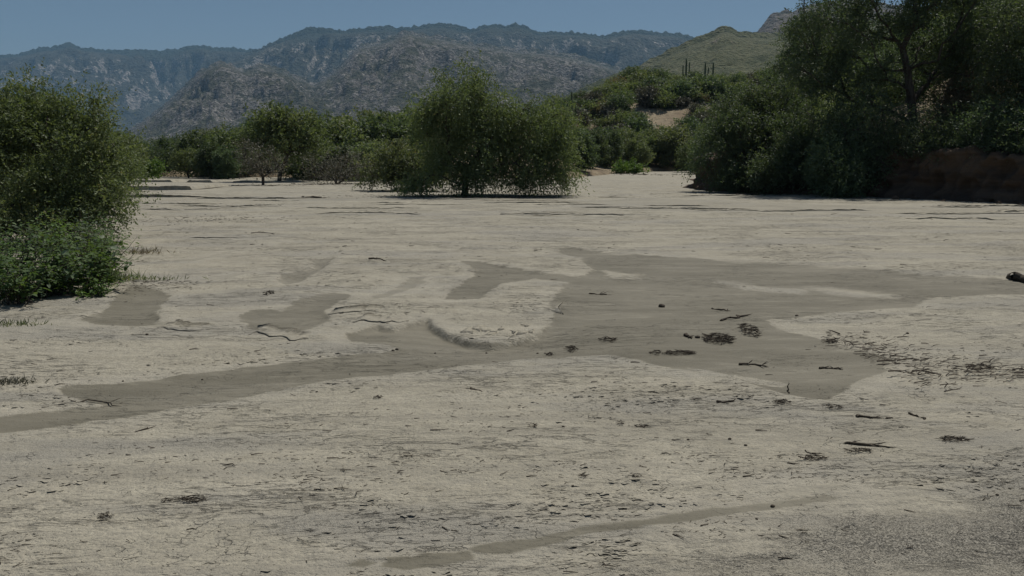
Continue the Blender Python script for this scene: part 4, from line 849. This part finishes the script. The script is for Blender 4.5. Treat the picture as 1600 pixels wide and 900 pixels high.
# bare branches on the right bank
for i, (a, b, Y, r, lab) in enumerate([((1228,262),(1290,225),38.5,.03,'pale dead branch arching out of the shrubs on the right bank'), ((1240,280),(1262,232),39,.025,'pale upright dead branch left of the cut bank'),
                                       ((1310,235),(1390,215),37,.03,'thin dead branch lying along the top of the cut bank'), ((1270,285),(1245,250),39.5,.02,'bleached leaning dead stick at the foot of the right shrubs'), ((1400,175),(1470,165),36.5,.025,'bare limb crossing in front of the tall trunks')]):
    rng = np.random.default_rng(950 + i); p0, p1 = at(*a, Y), at(*b, Y + .6); p0[2] = max(p0[2] - .3, .02); segs = crooked(rng, p0 * 0, p1 - p0, r, .10, 8); L = np.linalg.norm(p1 - p0)
    for f in range(7):
        q = segs[rng.integers(1, 7)][1]; d = norm((p1 - p0) / L + rng.normal(0, .7, 3)); segs += crooked(rng, q, q + d * L * rng.uniform(.2, .45), r * .45, .12, 5)
    V, F = tubes(segs, 5); tag(link('dead_branch', mesh('dead_branch', V, F, M['dead'], True), None, tuple(p0)), lab, 'branch')

# roots and fallen clods on the cut bank
EAb = np.array(EDGE_A, float)
for i in range(11):
    t = 3.35 - i * .24; k = int(t); p = EAb[k] + (EAb[k + 1] - EAb[k]) * (t - k); rng = np.random.default_rng(980 + i); q = np.array([p[0] - .55, p[1] - .42, rr_.uniform(1.5, 2.0)])
    e = q + np.array([rng.normal(0, .35), rng.normal(-.1, .12), -rng.uniform(.6, 1.5)]); V, F = tubes(crooked(rng, q * 0, e - q, rng.uniform(.012, .03), .16, 9), 5); link('root', mesh('root', V, F, M['bark'], True), bank, tuple(q))
for i in range(34):
    t = 3.6 - i * .085; k = int(t); p = EAb[k] + (EAb[k + 1] - EAb[k]) * (t - k); rng = np.random.default_rng(990 + i); V = norm(rng.normal(0, 1, (12, 3))) * rng.uniform(.7, 1.1, (12, 1)) * np.array([1, .8, .65]) * rng.uniform(.06, .24)
    bm = bmesh.new(); [bm.verts.new(v) for v in V]; bmesh.ops.convex_hull(bm, input=bm.verts); me = bpy.data.meshes.new('clod'); bm.to_mesh(me); bm.free(); me.materials.append(M['bank']); d_ = rr_.uniform(.7, 1.5)
    link('clod', me, bank, (p[0] - .8 * d_ + rng.normal(0, .2), p[1] - .6 * d_, .04))

# litter: uncountable twig bits and curled crust flakes
def litter():
    rng = np.random.default_rng(41); n = 17000
    px = rng.uniform(-20, 1620, n); py = 318 + 590 * rng.uniform(0, 1, n) ** 0.9; P = gnd(px, py); x, y = P[:, 0], P[:, 1]
    s, a, d = damp(x, y); m = fbm(x * .8 - .2 * y, y * 1.3, 3, 52) + 0.25 * fbm(x * 3, y * 5, 2, 53); keep = (rng.random(n) < .06 + .94 * sst(.12, .75, m)) & (rng.random(n) < np.where(s > 0, .16, 1)) & (rng.random(n) < .62 + .38 * sst(640, 700, py))
    keep &= ~((px < 190) & (py < 470))
    # the drift line at right
    k = 800; t = rng.random(k); lx = 1285 + 320 * t; ly = 528 + 52 * sst(0, .6, t) + 6 * t + rng.normal(0, 1, k) * (3 + 13 * np.sin(math.pi * np.clip(t, .05, .95)) ** 1.0)
    Q = gnd(lx, ly); bx, by = [], []
    for cx, cy, rx, ry, cnt in ((-2.2, 34.6, 4.2, 1.6, 900), (11.6, 37.6, 3.0, 1.2, 600), (15.5, 33.0, 4, 1.0, 300), (-5.6, 10.6, 1.2, .7, 700), (-8.5, 22, 2.5, 1.5, 300), (-15, 48, 3, 1.2, 260), (-11, 50, 3, 1.2, 260), (-5.5, 40, 2, 1, 260), (14, 78, 5, 3, 260)):
        g = rng.normal(0, .55, (cnt, 2)); bx.append(cx + g[:, 0] * rx); by.append(cy + g[:, 1] * ry)
    bx, by = np.concatenate(bx), np.concatenate(by)
    x = np.r_[x[keep], bx, Q[:, 0]]; y = np.r_[y[keep], by, Q[:, 1]]; n = len(x); big = np.r_[np.zeros(n - k), np.ones(k)]
    z = np.array(ground_h(x, y)); L = np.minimum(np.exp(rng.normal(math.log(.009), .75, n)), .045) * (1 + .12 * y) * (1 + .8 * big); ang = rng.normal(.12, .55, n); dz = rng.normal(0, .10, n) + .1 * big * rng.random(n)
    r = L * rng.uniform(.02, .055, n) + .0004 + .00010 * y; D = np.stack([np.cos(ang), np.sin(ang), dz], -1) * L[:, None] * .5; C = np.stack([x, y, z + r * .8 + np.abs(dz) * L * .5 + big * rng.random(n) * .03], -1)
    bend = rng.normal(0, .12, (n, 3)) * L[:, None] * [1, 1, .3]
    segs = [(C[i] - D[i], C[i] + bend[i], r[i], r[i] * .9) for i in range(n)] + [(C[i] + bend[i], C[i] + D[i], r[i] * .9, r[i] * .4) for i in range(n)]
    V, F = tubes(segs, 3); tag(link('debris', mesh('debris', V, F, M['drift'], False)), 'fine dark twig litter strewn over the sand', kind='stuff')
    # curled flakes of dried crust
    n = 26000; px = rng.uniform(-20, 1620, n); py = 330 + 580 * rng.random(n) ** 0.85; P = gnd(px, py); x, y = P[:, 0], P[:, 1]; s, a, d = damp(x, y); m = fbm(x * .5, y * .7, 3, 44)
    keep = (rng.random(n) < sst(.05, .6, m)) & (s < -.05) & ~((px < 190) & (py < 470)) & ~((px > 1000) & (py > 800 - (px - 1200) * .1)); x, y = x[keep], y[keep]; n = len(x)
    z = np.array(ground_h(x, y)); L = np.minimum(np.exp(rng.normal(math.log(.015), .5, n)), .035) * (1 + .09 * y); w = L * rng.uniform(.35, .8, n); ang = rng.normal(.12, .4, n); ex = np.stack([np.cos(ang), np.sin(ang), 0 * ang], -1); ey = np.stack([-np.sin(ang), np.cos(ang), 0 * ang], -1)
    C = np.stack([x, y, z], -1); up = np.array([0, 0, 1.]); V = []
    for j, (v, h) in enumerate(((-.5, .24), (-.1, .08), (.5, -.06))):
        for u in (-.5, 0, .5): V.append(C + ex * (L * u)[:, None] * (1 - .25 * (j == 0)) + ey * (w * v)[:, None] + up * (w * h * (1 - .6 * abs(u)) )[:, None] * rng.uniform(.3, 1.0, n)[:, None])
    V = np.stack(V, 1).reshape(-1, 3); f = grid_faces(3, 3); F = (np.arange(n) * 9)[:, None, None] + f
    tag(link('mud_flakes', mesh('mud_flakes', V, F.reshape(-1, 4), M['sand_plain'], False)), 'small curled flakes of dried mud on the sand', kind='stuff')
litter()

# ------------------------------------------------------------------ air
def haze():
    lo, hi = np.array([-9600., -9600., -3.]), np.array([9600., 9600., 1500.])
    V = [(x, y, z) for z in (lo[2], hi[2]) for y in (lo[1], hi[1]) for x in (lo[0], hi[0])]
    F = [(0, 2, 3, 1), (4, 5, 7, 6), (0, 1, 5, 4), (2, 6, 7, 3), (0, 4, 6, 2), (1, 3, 7, 5)]
    m = bpy.data.materials.new('thin_haze'); m.use_nodes = True; t = m.node_tree; t.nodes.remove(t.nodes['Principled BSDF'])
    v = t.nodes.new('ShaderNodeVolumePrincipled'); v.inputs['Color'].default_value = (0.38, 0.68, 1.0, 1); v.inputs['Density'].default_value = 7e-5; v.inputs['Anisotropy'].default_value = 0.0
    t.links.new(v.outputs[0], t.nodes['Material Output'].inputs['Volume'])
    tag(link('haze', mesh('haze', V, F, m)), 'thin blue haze in the air', kind='stuff')
haze()
